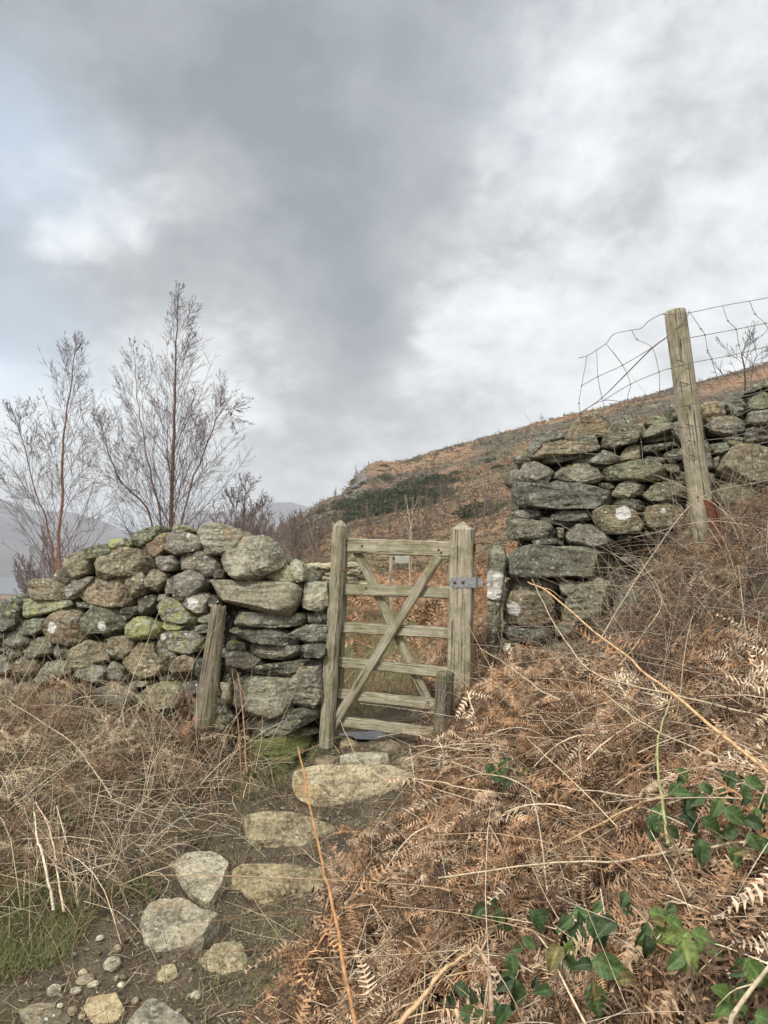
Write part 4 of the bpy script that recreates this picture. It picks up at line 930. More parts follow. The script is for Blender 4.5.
# ---------------------------------------------------------------- bracken, stems and grass
def frond(seed, L=.42, npin=13, npl=9):
    r = np.random.default_rng(seed); V = []; F = []
    def quad(a, b_, c_, d): k0 = len(V); V.extend([a, b_, c_, d]); F.append([k0, k0+1, k0+2, k0+3])
    m_ = 10; ax = np.zeros((m_, 3)); d = np.array([1., 0, .25]); cur = np.zeros(3)
    for i in range(1, m_):
        d = d+np.array([0, r.normal()*.2, -.12+r.normal()*.16])+(r.normal(size=3)*.7 if (seed % 3 == 0 and i == 5) else 0); d /= np.linalg.norm(d); cur = cur+d*L/(m_-1); ax[i] = cur
    def at(s): f = s*(m_-1); i = min(int(f), m_-2); return ax[i]+(ax[i+1]-ax[i])*(f-i), (ax[i+1]-ax[i])/np.linalg.norm(ax[i+1]-ax[i])
    for i in range(m_-1):
        w = .0022*(1-i/m_)+.0006; quad(ax[i]+[0, w, 0], ax[i]-[0, w, 0], ax[i+1]-[0, w*.8, 0], ax[i+1]+[0, w*.8, 0]); quad(ax[i]+[0, 0, w], ax[i]-[0, 0, w], ax[i+1]-[0, 0, w*.8], ax[i+1]+[0, 0, w*.8])
    for i in range(npin):
        s = .08+.9*i/npin
        for sd in (-1, 1):
            if r.uniform() < .16: continue
            p, tg = at(min(s+r.uniform(-.01, .01), .99)); lat = np.cross([0, 0, 1.], tg); lat /= np.linalg.norm(lat)
            pl_ = L*.36*(1-s)**.75*r.uniform(.75, 1.1)*(1 if s > .15 else .8)+.01; dr = lat*sd*.93+tg*.37+np.array([0, 0, r.normal()*.35]); dr /= np.linalg.norm(dr)
            nrm = np.cross(dr, tg*sd); nrm /= np.linalg.norm(nrm); tw = r.normal()*1.1; pm = np.cross(nrm, dr); w0 = pm*math.cos(tw)+nrm*math.sin(tw)
            cu = r.uniform(-3.2, .7); cv = r.normal()*1.3; Q = [p]; dq = dr; step = pl_/npl
            for k_ in range(npl):
                dq = dq+np.array([0, 0, 1])*cu/npl*.8+w0*cv/npl; dq = dq/np.linalg.norm(dq); q0 = Q[-1]; q1 = q0+dq*step; Q.append(q1)
                quad(q0-w0*.0007, q0+w0*.0007, q1+w0*.0005, q1-w0*.0005)
                ll = min(.021, pl_*.24)*(1-k_/npl)**.6*r.uniform(.8, 1.15)+.002
                for s2 in (-1, 1):
                    if r.uniform() < .06: continue
                    e = w0*s2*.95+dq*.35+np.cross(w0, dq)*r.normal()*.3; e /= np.linalg.norm(e); hw_ = step*.24; mid = (q0+q1)/2
                    quad(mid-dq*hw_, mid+dq*hw_, mid+e*ll+dq*hw_*.4, mid+e*ll-dq*hw_*.4)
    return np.array(V), np.array(F)
FRONDS = [frond(800+i, L=.32+.05*(i % 5)) for i in range(24)]
FRONDS_LO = [frond(850+i, npin=10, npl=5) for i in range(6)]
def rot_to(fwd, up):
    x = fwd/np.linalg.norm(fwd); z = up-x*np.dot(up, x); z /= np.linalg.norm(z); return np.stack([x, np.cross(z, x), z], 1)
def scatter_fronds(name, label, pts, nrm, rs, tints, smin=.65, smax=1.35, lift=(.02, .2), lib=FRONDS, bias=None, tilt=.5, kind='stuff', mat=None, holes=-.32):
    mb = MB(); hz_ = fbm(pts*np.array([3.3, 3.3, 0])+20, 2); tl = perlin(pts*np.array([2.1, 2.1, 0])+60)
    for p, n_, hh, tq in zip(pts, nrm, hz_, tl):
        if hh < holes: continue
        V, F = lib[rs.integers(len(lib))]; n_ = n_/np.linalg.norm(n_); a = rs.uniform(0, 2*math.pi); h_ = np.array([math.cos(a), math.sin(a), 0])
        if bias is not None: h_ = h_*.75+np.asarray(bias)
        up = n_+rs.normal(size=3)*tilt; f = h_-n_*np.dot(h_, n_)+n_*rs.uniform(-.15, .35); s = rs.uniform(smin, smax)
        W = (V*s)@rot_to(f, up).T; W = W-W.mean(0)*.8+p+np.array([0, 0, rs.uniform(*lift)+.13*float(perlin(p*np.array([4.2, 4.2, 0]))) ])
        tt = tints[rs.integers(len(tints))]; mb.add(W, F, np.array(tt)*rs.uniform(.65, 1.35)*(1+.35*tq))
    o = mb.build(name, mat or M_BRACK, smooth=False); tag(o, label, 'bracken', kind=kind); return o
def normals(x, y, e=.05):
    dx = (H(x+e, y)-H(x-e, y))/(2*e); dy = (H(x, y+e)-H(x, y-e))/(2*e); return np.stack([-dx, -dy, np.ones_like(dx)], -1)
def sample_view(n, poly, rs, zoff=0., ymax=7., w=None):
    """random ground points whose picture position lies inside a polygon (evenly spread over the ground)"""
    poly = np.array(poly, float); out = []
    while len(out) < n:
        Y = rs.uniform(1.2, ymax, 4000); px = rs.uniform(-160, 930, 4000); keep = rs.uniform(size=4000) < (Y/ymax)
        Y = Y[keep]; px = px[keep]; x = (px-384)/FPX*Y; z = H(x, Y)+zoff
        rel = np.stack([x, Y, z], -1)-CAM; fwd = rel@FW; py = 512-FPX*(rel@UPV)/fwd; pxx = 384+FPX*rel[:, 0]/fwd
        ins = np.zeros(len(Y), bool); j = len(poly)-1
        for i in range(len(poly)):
            xi, yi = poly[i]; xj, yj = poly[j]; c_ = ((yi > py) != (yj > py)) & (pxx < (xj-xi)*(py-yi)/(yj-yi+1e-9)+xi); ins ^= c_; j = i
        out += list(np.stack([x, Y, z-zoff], -1)[ins])
    return np.array(out[:n])
BT = [(.33, .20, .115), (.42, .28, .17), (.24, .138, .076), (.48, .345, .225), (.15, .09, .055), (.36, .205, .108), (.6, .47, .33), (.10, .064, .04), (.29, .195, .125), (.40, .235, .125)]
rs = np.random.default_rng(21)
bank = [(278, 1060), (312, 985), (348, 905), (384, 852), (438, 808), (452, 760), (440, 735), (478, 705), (510, 695), (560, 690), (640, 690), (700, 690), (800, 690), (960, 690), (940, 1300), (400, 1300), (262, 1150)]
p_ = sample_view(1750, bank, rs, .05); scatter_fronds('dead_bracken', 'thick mass of dead rust-brown bracken covering the bank on the right', p_, normals(p_[:, 0], p_[:, 1]), rs, BT, bias=(-.3, -.35, 0), lift=(-.02, .2))
q_ = np.stack([rs.uniform(1.2, 3.4, 620), rs.uniform(-.2, 4.3, 620)], -1); q_ = q_[(q_[:, 0]/np.maximum(q_[:, 1], .01)*FPX+384) > 900]; q_ = np.c_[q_, H(q_[:, 0], q_[:, 1])]
scatter_fronds('dead_bracken', 'dead bracken covering the slope beyond the right edge of the bank', q_, normals(q_[:, 0], q_[:, 1]), rs, BT, bias=(-.3, -.35, 0), lift=(-.02, .18))
nb_ = [(440, 760), (420, 720), (436, 650), (480, 620), (500, 670), (560, 690), (560, 720), (500, 790)]
p_ = sample_view(330, nb_, rs, .05); scatter_fronds('dead_bracken', 'dead bracken heaped between the right gate post and the wall', p_, normals(p_[:, 0], p_[:, 1]), rs, BT, lift=(.02, .3), smin=.6, smax=1.)
lb = [(-60, 700), (235, 700), (240, 760), (200, 800), (150, 830), (60, 880), (-60, 900)]
p_ = sample_view(330, lb, rs, .0); scatter_fronds('dead_bracken', 'dead bracken and stems along the foot of the left wall', p_, normals(p_[:, 0], p_[:, 1]), rs, [(.26, .17, .11), (.32, .22, .14), (.20, .115, .07), (.44, .35, .23)], lift=(.0, .28), smin=.6, smax=1.05)
# field bracken seen through the gate, beyond it
N = 700; pxs = rs.uniform(290, 560, N); Ys = rs.uniform(7, 26, N); ok = (fbm(np.stack([pxs*.01, Ys*.25, Ys*0], -1)+8, 3) > -.12) | (pxs > 440) | (Ys > 13); pxs = pxs[ok]; Ys = Ys[ok]; xs = (pxs-384)/FPX*Ys
p_ = np.stack([xs, Ys, H(xs, Ys)], -1); scatter_fronds('dead_bracken', 'orange dead bracken on the slope seen through and beside the gate', p_, normals(xs, Ys), rs, [(.34, .18, .095), (.40, .24, .135), (.26, .145, .08)], lib=FRONDS_LO, smin=1.2, smax=2.6, lift=(.0, .25))

def strands(mb, pts, rs, L=(.15, .5), r=(.0012, .0022), tints=BT, lean=.6, upv=.5, sides=3, n=6, curl=.25, dirb=(0, 0, 0), lift=(0, .05), zf=1.):
    for p in pts:
        l = rs.uniform(*L); d = rs.normal(size=3)*lean+np.array([0, 0, upv])+np.array(dirb); d[2] *= zf; d /= np.linalg.norm(d); cur = p+np.array([0, 0, rs.uniform(*lift)]); Q = [cur]; g_ = rs.normal(size=3)*curl*.4
        for k_ in range(n-1):
            d = d+g_*.5+np.array([0, 0, -curl*.35])+rs.normal(size=3)*curl*.25; d /= np.linalg.norm(d); cur = cur+d*l/(n-1); Q.append(cur)
        if rs.uniform() < .35 and n > 4: kq = rs.integers(2, n-1); off = rs.normal(size=3)*l*.12; Q[kq:] = [q+off*(j_+1) for j_, q in enumerate(Q[kq:])]
        rr = rs.uniform(*r); tube(mb, np.array(Q), np.linspace(rr, rr*.45, n), sides, np.array(tints[rs.integers(len(tints))])*rs.uniform(.75, 1.25))
ST = [(.6, .5, .36), (.46, .36, .23), (.54, .44, .3), (.35, .23, .14), (.28, .17, .1), (.6, .52, .38), (.22, .13, .08), (.16, .1, .065)]
mb = MB(); p_ = sample_view(2300, bank, rs, .08); strands(mb, p_, rs, L=(.08, .45), r=(.0009, .0027), tints=ST, lean=1., upv=.15, zf=.4, curl=.24, lift=(.02, .24))
p_ = sample_view(260, nb_, rs, .08); strands(mb, p_, rs, L=(.15, .5), r=(.001, .002), tints=ST, lean=1., upv=.4, curl=.16, lift=(.02, .3))
p_ = sample_view(210, [(370, 1080), (390, 960), (430, 880), (470, 800), (520, 740), (700, 700), (960, 690), (960, 1300), (420, 1300)], rs, .12); strands(mb, p_, rs, L=(.2, .6), r=(.0015, .0034), tints=[(.54, .43, .28), (.44, .31, .19), (.6, .5, .36), (.34, .21, .12)], lean=1., upv=.25, zf=.45, curl=.2, lift=(.1, .3), n=9, sides=5)
o = mb.build('dry_stems', M_STRAW); tag(o, 'tangle of dry stems lying over the bracken on the right bank', 'dry stems', kind='stuff')
p_ = sample_view(430, [(600, 690), (610, 630), (650, 565), (680, 520), (700, 505), (800, 500), (960, 495), (960, 700), (760, 700)], rs, .12); scatter_fronds('dead_bracken', 'brown dead bracken on the top of the bank in front of the right wall', p_, normals(p_[:, 0], p_[:, 1]), rs, [(.24, .15, .09), (.3, .19, .11), (.19, .12, .075), (.38, .27, .17), (.15, .095, .06)], lift=(-.02, .22), smin=.6, smax=1.05)
mb = MB(); brush = [(520, 660), (600, 630), (640, 560), (680, 515), (700, 500), (800, 495), (960, 490), (960, 760), (620, 740)]
BR = [(.22, .17, .13), (.32, .24, .16), (.15, .11, .08), (.5, .42, .31), (.28, .17, .1), (.13, .1, .07), (.36, .3, .24)]
p_ = sample_view(4300, brush, rs, .1); strands(mb, p_, rs, L=(.2, .7), r=(.0009, .0022), tints=BR, lean=.9, upv=.5, curl=.3, lift=(.0, .18), n=8)
o = mb.build('bare_brush', M_STRAW); tag(o, 'tangled bare twigs and dead stems in front of the right wall', 'brushwood', kind='stuff')
mb = MB(); p_ = sample_view(4500, [(-60, 690), (225, 700), (262, 770), (240, 815), (170, 855), (150, 880), (110, 905), (60, 915), (-60, 925)], rs, .05)
strands(mb, p_, rs, L=(.12, .6), r=(.0009, .0024), tints=[(.5, .42, .28), (.6, .52, .36), (.38, .27, .165), (.28, .18, .11), (.64, .56, .4), (.2, .13, .085)], lean=.75, upv=.45, curl=.32, lift=(.0, .12), n=7)
o = mb.build('dead_grass', M_STRAW); tag(o, 'dead straw grass and stems on the bank below the left wall', 'dead grass', kind='stuff')
mb = MB(); GT = [(.22, .27, .08), (.3, .34, .12), (.36, .34, .17), (.46, .41, .25), (.14, .17, .055)]
for poly, n in (([(215, 790), (255, 745), (300, 730), (335, 745), (300, 775), (250, 810)], 1500), ([(-40, 880), (60, 890), (95, 915), (70, 960), (0, 990), (-40, 990)], 2800), ([(120, 880), (165, 885), (150, 905), (100, 900)], 250), ([(200, 930), (300, 900), (330, 960), (260, 1010), (190, 1010)], 350)):
    p_ = sample_view(n, poly, rs); strands(mb, p_, rs, L=(.03, .1), r=(.0008, .0014), tints=GT, lean=.5, upv=.9, curl=.35, lift=(0, .0), n=4)
N = 5000; pxs = rs.uniform(310, 520, N); Ys = rs.uniform(5.2, 14, N); xs = (pxs-384)/FPX*Ys; strands(mb, np.stack([xs, Ys, H(xs, Ys)], -1), rs, L=(.06, .2), r=(.002, .004), tints=[(.4, .36, .2), (.3, .29, .13), (.2, .2, .07), (.45, .38, .24)], lean=.6, upv=.8, curl=.35, n=3)
o = mb.build('grass', M_GRASS); tag(o, 'green and straw grass tufts along the path and beyond the gate', 'grass', kind='stuff')
# grit and broken stone trodden into the path
mb = MB(); path_poly = [(-40, 900), (120, 880), (230, 800), (300, 745), (420, 745), (410, 800), (340, 860), (330, 940), (262, 1060), (-40, 1060)]
p_ = sample_view(1500, path_poly, rs); S1_, F1_ = icosphere(1)
for p in p_:
    s_ = .0025+.011*rs.uniform()**3; V = S1_*np.array([s_*rs.uniform(.8, 1.6), s_, s_*.6])*(1+.3*rs.normal(size=(len(S1_), 1))*.5)
    a = rs.uniform(0, 6.3); c_, s2 = math.cos(a), math.sin(a); V = V@np.array([[c_, s2, 0], [-s2, c_, 0], [0, 0, 1]]); tn = [(.9, .8, .6), (.6, .5, .38), (1.3, 1.25, 1.1), (.4, .33, .25), (1.0, .85, .65)][rs.integers(5)]
    mb.add(V+p+[0, 0, s_*.25], F1_, tn)
o = mb.build('path_grit', M_RUB); tag(o, 'fine grit and stone chips trodden into the path', 'grit', kind='stuff')
# litter on the path
mb = MB(); p_ = sample_view(5200, [(-40, 900), (120, 880), (230, 800), (300, 745), (420, 745), (410, 800), (340, 860), (330, 940), (262, 1060), (-40, 1060)], rs)
strands(mb, p_, rs, L=(.012, .11), r=(.0007, .0018), tints=[(.4, .3, .19), (.5, .41, .28), (.2, .13, .08), (.3, .2, .12), (.12, .08, .05)], lean=1., upv=.05, curl=.15, lift=(.002, .006), n=3)
o = mb.build('path_litter', M_STRAW); tag(o, 'bits of dead stem and twig scattered on the muddy path', 'litter', kind='stuff')

# ---------------------------------------------------------------- single canes
def cane(s, Ya, Yb, r, tint, label, name='bramble_cane', cat='plant stem', side=0):
    pts = [tuple(map(float, q.split(','))) for q in s.split()]; Y = np.linspace(Ya, Yb, len(pts)); mb = MB()
    W = spline([P(x, y, yy) for (x, y), yy in zip(pts, Y)], 26); kk = np.random.default_rng(len(label)); W = W+perlin(W*14)[:, None]*.003+np.cumsum(np.where(kk.uniform(size=(26, 1)) < .18, kk.normal(size=(26, 3))*.008, 0), axis=0)*np.linspace(0, 1, 26)[:, None]*np.linspace(1, 0, 26)[:, None]*2
    tube(mb, W, np.linspace(r*.45, r, 26) if side == 0 else np.linspace(r, r*.5, 26), 7, np.array(tint), cap=True)
    for k_ in range(3, 24, 4):
        d = W[k_+1]-W[k_]; e = np.random.default_rng(k_).normal(size=3); e /= np.linalg.norm(e); tube(mb, [W[k_], W[k_]+e*r*2.0+d*.2], [r*.5, r*.1], 4, np.array(tint)*.8)
        if kk.uniform() < .45: q_ = W[k_]; e2 = e*.5+d/np.linalg.norm(d); tube(mb, spline([q_, q_+e2*.05, q_+e2*.09+np.array([0, 0, -.02])], 6), np.linspace(r*.4, r*.12, 6), 4, np.array(tint)*.9)
    o = mb.build(name, M_STRAW, loc=tuple(W[-1])); tag(o, label, cat); return o
OR = (.42, .22, .095); PL = (.5, .41, .27); BN = (.3, .19, .11)
cane('298,747 308,792 322,850 334,905 345,965 358,1040', 2.35, 1.85, .0058, OR, 'tall orange-brown cane standing beside the step stones')
cane('528,582 548,592 585,625 635,664 672,692 720,732 790,790', 3.1, 1.9, .0055, (.55, .35, .18), 'long brown cane slanting down in front of the right wall')
cane('532,579 550,612 570,642 597,672 640,686 700,700 775,720', 3.2, 2.4, .0035, PL, 'thin pale stem bending below the right wall')
cane('480,648 507,664 530,682 560,700', 3.5, 3.1, .003, PL, 'thin pale stem below the upright slab')
cane('438,878 520,866 606,859 668,847 735,842 790,838', 2.2, 1.8, .004, PL, 'long level pale stem over the lower bank')
cane('544,854 592,828 649,802 690,792', 2.3, 2.1, .0045, (.5, .36, .2), 'tan stem slanting up just above the long level stem')
cane('477,945 453,969 429,996 396,1030', 1.75, 1.6, .0058, (.5, .33, .18), 'thick brown broken stem at the bottom of the bank')
cane('477,945 488,970 492,1010', 1.75, 1.7, .006, (.5, .36, .24), 'broken upright stalk joined to the thick brown stem')
cane('670,700 661,736 662,798 668,845', 2.3, 1.9, .0045, (.3, .3, .14), 'green-brown upright bramble stem among the leaves')
cane('790,945 768,972 731,1022 715,1050', 1.45, 1.4, .0055, PL, 'pale thick stem in the lower right corner')
cane('659,952 664,975 668,991 676,1040', 1.7, 1.6, .005, OR, 'short orange cane at the bottom among the leaves')
cane('34,812 38,832 44,856 54,910', 3.3, 3.0, .006, (.66, .56, .4), 'leftmost of the pale broken stalks below the left wall')
cane('36,802 50,832 56,870 64,912', 3.3, 3.0, .005, (.6, .45, .3), 'middle one of the pale broken stalks below the left wall')
cane('57,805 66,842 74,880 78,905', 3.35, 3.1, .005, (.62, .52, .36), 'rightmost of the pale broken stalks below the left wall')
cane('7,700 68,741 90,770 112,798', 3.9, 3.6, .004, PL, 'long pale stem crossing the bank below the left wall')
cane('232,668 235,700 238,735 241,775', 3.9, 3.85, .0045, BN, 'first of two reddish stalks standing by the wall end')
cane('238,672 243,715 247,772', 3.88, 3.85, .004, (.5, .3, .18), 'second reddish stalk standing by the wall end')
cane('385,776 422,780 477,789 530,797', 3.1, 2.7, .0035, PL, 'pale stem lying level from the big step into the bracken')
cane('412,746 440,747 473,751', 3.4, 3.3, .0035, PL, 'short pale stem lying in front of the post stub')
cane('339,719 350,742 362,761 392,785', 4.0, 3.4, .0025, PL, 'thin pale stem arching over the big step')
cane('520,795 560,812 600,835 650,880', 2.6, 2.1, .004, BN, 'brown stem sloping across the middle of the bank')
cane('600,690 640,720 690,745 768,765', 2.6, 2.2, .003, PL, 'pale stem across the upper right bank')
cane('640,560 662,600 640,640 620,665', 3.4, 3.2, .0028, PL, 'curved pale twig hanging in front of the right wall')
cane('768,480 700,500 650,560 600,640', 3.6, 3.3, .003, (.45, .35, .25), 'arching twig from the foot of the fence post')
cane('655,475 690,490 730,520 768,560', 3.7, 3.5, .003, (.4, .3, .22), 'thin twig crossing the fence post')

# ---------------------------------------------------------------- bramble leaves
ml, t, b = newmat('bramble_leaf'); geo = t.n('ShaderNodeNewGeometry'); a = t.attr('tint').outputs['Color']; rid_ = t.attr('rib').outputs['Fac']
c = t.mix(1., a, t.mix(t.ramp(t.noise(geo.outputs['Position'], 60, 4, .6), .3, .7), (.7, .7, .7), (1.35, 1.3, 1.2)), 'MULTIPLY')
c = t.mix(t.ramp(t.noise(geo.outputs['Position'], 130, 3), .62, .7, 0, .5), c, (.22, .16, .06))
t.l(c, b.inputs['Base Color']); b.inputs['Roughness'].default_value = .55; b.inputs['Specular IOR Level'].default_value = .25
def leaf_mesh(seed, tint):
    r = np.random.default_rng(seed); n = 25; m_ = 9; V = []; T = []; cu = r.uniform(-.1, .5)
    for i in range(n):
        s = i/(n-1); hw_ = .36*math.sin(math.pi*min(1, s**.78))**.8*(1-.25*s)+.004; hw_ *= 1+.07*((i % 2)*2-1)*(0 < i < n-1)
        for j in range(m_):
            u = (j-(m_-1)/2)/((m_-1)/2); zc = (.3+cu)*abs(u)*hw_-(.12+cu*.4)*s*s+.02*math.cos(s*34+abs(u)*-6)*abs(u)+.03*math.sin(s*7+u*3+seed)
            V.append((s+.06*abs(u)*.5, u*hw_, zc)); T.append(np.array(tint)*(1.5 if j == (m_-1)//2 else (1.2 if (i+j) % 4 == 0 else .95)))
    F = [[i*m_+j, (i+1)*m_+j, (i+1)*m_+j+1, i*m_+j+1] for i in range(n-1) for j in range(m_-1)]
    return mesh_from('leaf', np.array(V)-[0, 0, 0], np.array(F), np.array(T))
LEAF = [leaf_mesh(i, tn) for i, tn in enumerate([(.045, .078, .03), (.065, .105, .038), (.08, .125, .035), (.12, .16, .045), (.045, .07, .034), (.14, .125, .05)])]
for q in LEAF: q.materials.append(ml)
def bramble(root_px, leaves, label, Y0):
    root = empty('bramble', tuple(gpoint(*root_px)), label, 'bramble plant'); inv = Matrix.Translation(-Vector(root.location)); st_ = MB()
    leaves = leaves+[(px+rs.uniform(-16, 16), py+rs.uniform(-13, 13), L*rs.uniform(.6, .85), a+rs.uniform(60, 200), (k_+int(rs.integers(0, 2))*4) % 6) for (px, py, L, a, k_) in leaves]
    for (px, py, L, a, kind) in leaves:
        g_ = gpoint(px, py+6, 1.0, 6, .29+rs.uniform(-.03, .04)); Y = max(1.0, g_[1]); c_ = P(px, py, Y); s = L*.88/FPX*Y
        rr = math.radians(a); f = np.array([math.cos(rr), -.35, -math.sin(rr)*.9]); f += rs.normal(size=3)*.1; up = np.array([rs.normal()*.25, -.85, .65+rs.normal()*.2]); R_ = rot_to(f, up)
        o = link('leaf', LEAF[kind], None); o.parent = root; base = c_-R_[:, 0]*s*.5
        o.matrix_local = inv@Matrix([[float(R_[i, k_]*s) for k_ in range(3)]+[float(base[i])] for i in range(3)]+[[0, 0, 0, 1]])
        st1 = MB(); tube(st1, spline([base, base-R_[:, 0]*s*.5+[0, 0.02, -.01], base-R_[:, 0]*s*.6+[rs.normal()*.02, .1, -.08]], 6), [.0014, .0014, .0016, .0018, .002, .002], 4, (.2, .2, .09)); q_ = st1.build('stem', M_STRAW, o, loc=tuple(base)); q_.location = (0, 0, 0); q_.matrix_local = o.matrix_local.inverted()@inv@Matrix.Translation(Vector(base))
    return root
def C4(x, y): return 400+x/2.087, 780+y/2.087
def LL(s):
    out = []
    for w_ in s.split():
        x, y, L, a, k_ = map(float, w_.split(',')); X_, Y_ = C4(x, y); out.append((X_, Y_, L/2.087, a, int(k_)))
    return out
bramble((600, 985), LL('412,315,75,70,0 437,390,85,10,1 322,370,62,120,5 410,460,75,80,1 372,330,65,95,4 352,382,55,20,0 285,295,55,60,0 235,385,50,80,1 240,452,72,100,0 150,492,60,10,1 215,490,50,140,0 165,275,48,150,4 205,290,45,70,0 480,272,50,20,0 130,440,45,40,4 300,440,45,200,0 380,280,45,0,1 515,350,60,80,4 345,300,50,160,0 270,340,40,30,1 180,460,45,60,4'), 'largest clump of dark green bramble leaves at the bottom of the bank', 1.8)
bramble((680, 950), LL('550,330,70,75,3 600,370,85,85,3 635,330,62,20,2 542,282,50,10,2 575,300,48,40,2 510,320,45,120,1 660,350,45,60,2 590,330,48,150,3'), 'clump of bright green bramble leaves right of the darkest leaves', 1.7)
bramble((745, 1000), LL('745,405,75,60,2 690,470,90,150,2 768,500,60,20,1 800,430,60,80,1 720,440,45,10,4'), 'bramble leaves in the lower right corner behind the pale thick stem', 1.5)
bramble((700, 830), LL('530,95,52,80,0 545,70,50,10,1 630,150,60,85,0 700,75,60,30,1 680,40,50,60,0 600,60,52,100,4 590,28,45,0,1 650,95,55,50,0 620,40,45,150,0 700,160,50,100,1 740,90,52,20,4 660,60,50,120,1 720,30,48,70,0 570,110,42,40,4 760,50,50,110,0 640,20,42,30,1 685,110,48,160,0 740,130,48,60,1 610,95,42,60,4 770,140,50,20,0 590,-10,40,50,1 690,0,45,90,0 740,5,45,10,1'), 'clump of dark green bramble leaves at the right edge of the picture', 2.1)
bramble((500, 775), LL('200,-5,40,20,0 215,-25,38,120,1 190,-20,36,60,0 230,5,34,80,4'), 'small group of bramble leaves in the bracken below the gate post', 3.1)

# ---------------------------------------------------------------- haze
hz = bpy.data.meshes.new('haze'); X0, Y0_, Z0, Z1 = 4900, 4900, -260, 400
hz.from_pydata([(sx_*X0, sy_*Y0_, z_) for sx_ in (-1, 1) for sy_ in (-1, 1) for z_ in (Z0, Z1)], [], [[0, 1, 3, 2], [4, 6, 7, 5], [0, 4, 5, 1], [2, 3, 7, 6], [0, 2, 6, 4], [1, 5, 7, 3]])
mh = bpy.data.materials.new('haze_air'); mh.use_nodes = True; t = NT(mh.node_tree); v = t.n('ShaderNodeVolumePrincipled'); v.inputs['Density'].default_value = 3.0e-4; v.inputs['Color'].default_value = (.84, .87, .92, 1)
o_ = t.n('ShaderNodeOutputMaterial'); t.l(v.outputs[0], o_.inputs['Volume']); mh.cycles.homogeneous_volume = True
o = link('haze', hz, mh); tag(o, kind='stuff')

# ---------------------------------------------------------------- sky
wd = bpy.data.worlds.new('World'); SC.world = wd; wd.use_nodes = True; t = NT(wd.node_tree)
SUN_EL, SUN_AZ = math.radians(42), math.radians(215)     # azimuth from +Y clockwise
sky = t.n('ShaderNodeTexSky', sky_type='NISHITA'); sky.sun_disc = False; sky.sun_elevation = SUN_EL; sky.sun_rotation = SUN_AZ
tc = t.n('ShaderNodeTexCoord'); dirv = t.vmath('NORMALIZE', tc.outputs['Generated'])
sp_ = t.n('ShaderNodeSeparateXYZ'); t.l(dirv, sp_.inputs[0]); zc = t.math('ADD', t.math('MAXIMUM', sp_.outputs[2], 0.), .5)
pr_ = t.n('ShaderNodeCombineXYZ'); t.l(t.math('DIVIDE', sp_.outputs[0], zc), pr_.inputs[0]); t.l(t.math('DIVIDE', sp_.outputs[1], zc), pr_.inputs[1]); pl3 = pr_.outputs[0]
wn = t.vmath('SUBTRACT', t.noise(pl3, 2.4, 10, .6, color=True), (.5, .5, .5)); wdir = t.vmath('ADD', dirv, t.vmath('SCALE', wn, .3))
n_a = t.math('SUBTRACT', t.noise(t.vmath('ADD', pl3, (1.3, .2, 4)), 3.4, 12, .62, .15), .5); n_b = t.math('SUBTRACT', t.noise(t.vmath('ADD', pl3, (5, 3, 1)), 10, 12, .64, .1), .5)
val = t.math('ADD', .50, t.math('MULTIPLY', n_a, 1.15)); val = t.math('ADD', val, t.math('MULTIPLY', n_b, .75))
for (px, py, r_, a) in [(50, 170, .08, .25), (100, 205, .07, .45), (112, 258, .05, .4), (190, 160, .05, .4), (150, 170, .05, .2), (230, -20, .5, -.16), (90, 60, .22, -.22), (280, 120, .25, -.22), (300, 225, .22, -.28), (50, 40, .2, -.14), (340, 320, .12, -.25), (400, 395, .08, -.1), (300, 430, .08, -.15), (450, 30, .16, -.16), (330, 60, .2, -.1), (690, 310, .3, .14), (475, 310, .10, .18), (240, 335, .10, .5), (650, 60, .26, .06), (625, 170, .07, -.28),
                        (15, 270, .11, -.3), (40, 430, .16, .15), (560, 390, .15, .1), (510, 120, .1, .22), (500, 230, .08, -.12), (740, 130, .1, -.15), (420, 350, .06, .2), (470, 200, .05, .15)]:
    d = ray(px, py); d /= np.linalg.norm(d); dist_ = t.vmath('DISTANCE', wdir, tuple(float(q) for q in d)); val = t.math('ADD', val, t.ramp(dist_, 0., r_*1.7, a, 0.))
val = t.math('ADD', val, t.ramp(sp_.outputs[2], .30, .02, 0, .2))
val = t.math('ADD', t.math('MULTIPLY', t.ramp(val, -.25, 1.1, 0, 1, False), .6), t.math('MULTIPLY', t.ramp(val, .22, .82, 0, 1), .4))
cl = t.mix(val, (.132, .148, .164), (.54, .55, .55))
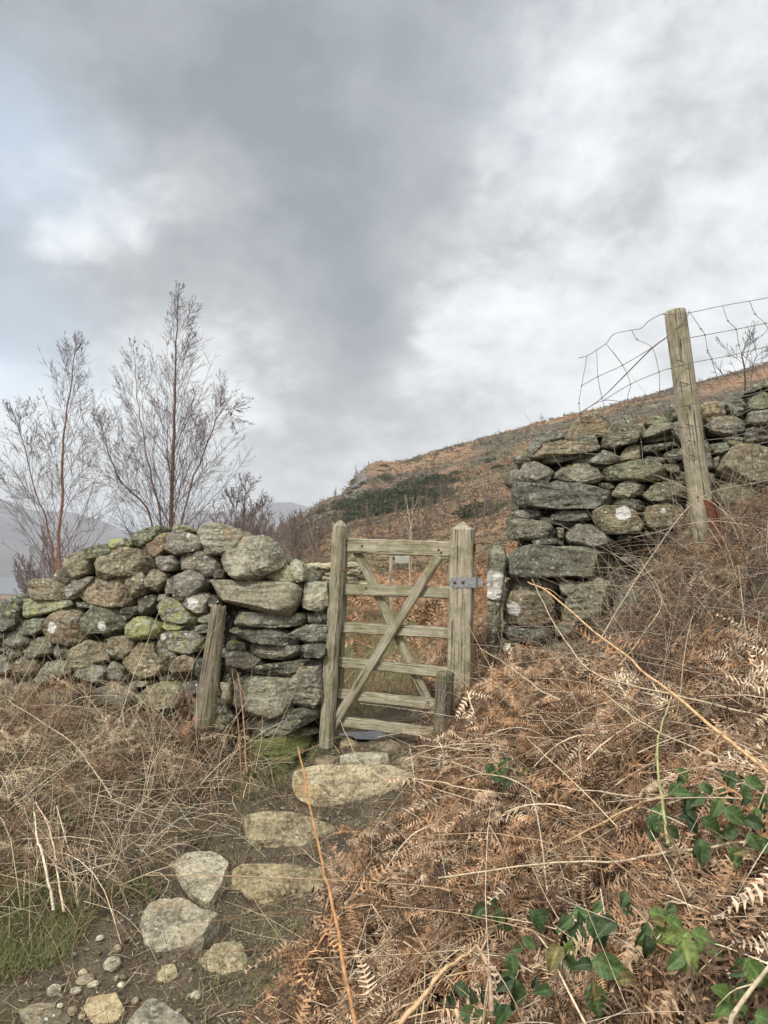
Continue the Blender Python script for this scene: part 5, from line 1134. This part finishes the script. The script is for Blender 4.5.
cl = t.mix(t.ramp(sp_.outputs[2], .72, .98, 0, 1), cl, t.vmath('SCALE', cl, 2.6))         # out-of-view cloud overhead brightened as added light for the ground
cl = t.mix(t.ramp(sp_.outputs[1], .0, -.6, 0, 1), cl, t.vmath('SCALE', cl, 1.6))  # out-of-view cloud behind the camera brightened too, as added light
blue = None
for (px, py, r_, a) in [(0, 130, .10, .4), (12, 380, .11, .5), (40, 210, .1, .25), (560, 120, .12, .12)]:
    d = ray(px, py); d /= np.linalg.norm(d); q = t.ramp(t.vmath('DISTANCE', wdir, tuple(float(q_) for q_ in d)), 0., r_*1.6, a, 0.); blue = q if blue is None else t.math('ADD', blue, q)
skyb = t.vmath('SCALE', sky.outputs[0], .08)
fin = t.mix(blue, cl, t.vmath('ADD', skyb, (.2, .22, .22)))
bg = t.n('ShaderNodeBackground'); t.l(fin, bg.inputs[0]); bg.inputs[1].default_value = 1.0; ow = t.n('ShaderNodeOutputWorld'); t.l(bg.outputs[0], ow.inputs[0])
sun = bpy.data.lights.new('sun', 'SUN'); sun.energy = 1.5; sun.angle = math.radians(10); sun.color = (1, .95, .88)
so = bpy.data.objects.new('sun', sun); COL.objects.link(so)
sd = Vector((math.sin(SUN_AZ)*math.cos(SUN_EL), math.cos(SUN_AZ)*math.cos(SUN_EL), math.sin(SUN_EL))); so.rotation_euler = sd.to_track_quat('Z', 'Y').to_euler()

cam = bpy.data.cameras.new('camera'); co = bpy.data.objects.new('camera', cam); COL.objects.link(co); SC.camera = co
cam.sensor_fit = 'VERTICAL'; cam.sensor_height = 24; cam.lens = FPX*24/1024; cam.clip_start = .05; cam.clip_end = 20000
co.location = (0, 0, EYE); co.rotation_euler = (math.pi/2+TH, 0, 0)
SC.view_settings.view_transform = 'Standard'; SC.view_settings.look = 'None'; SC.view_settings.exposure = 1.2; SC.view_settings.gamma = 1
SC.cycles.volume_bounces = 0; SC.cycles.max_bounces = 6; SC.cycles.diffuse_bounces = 3; SC.cycles.use_denoising = True
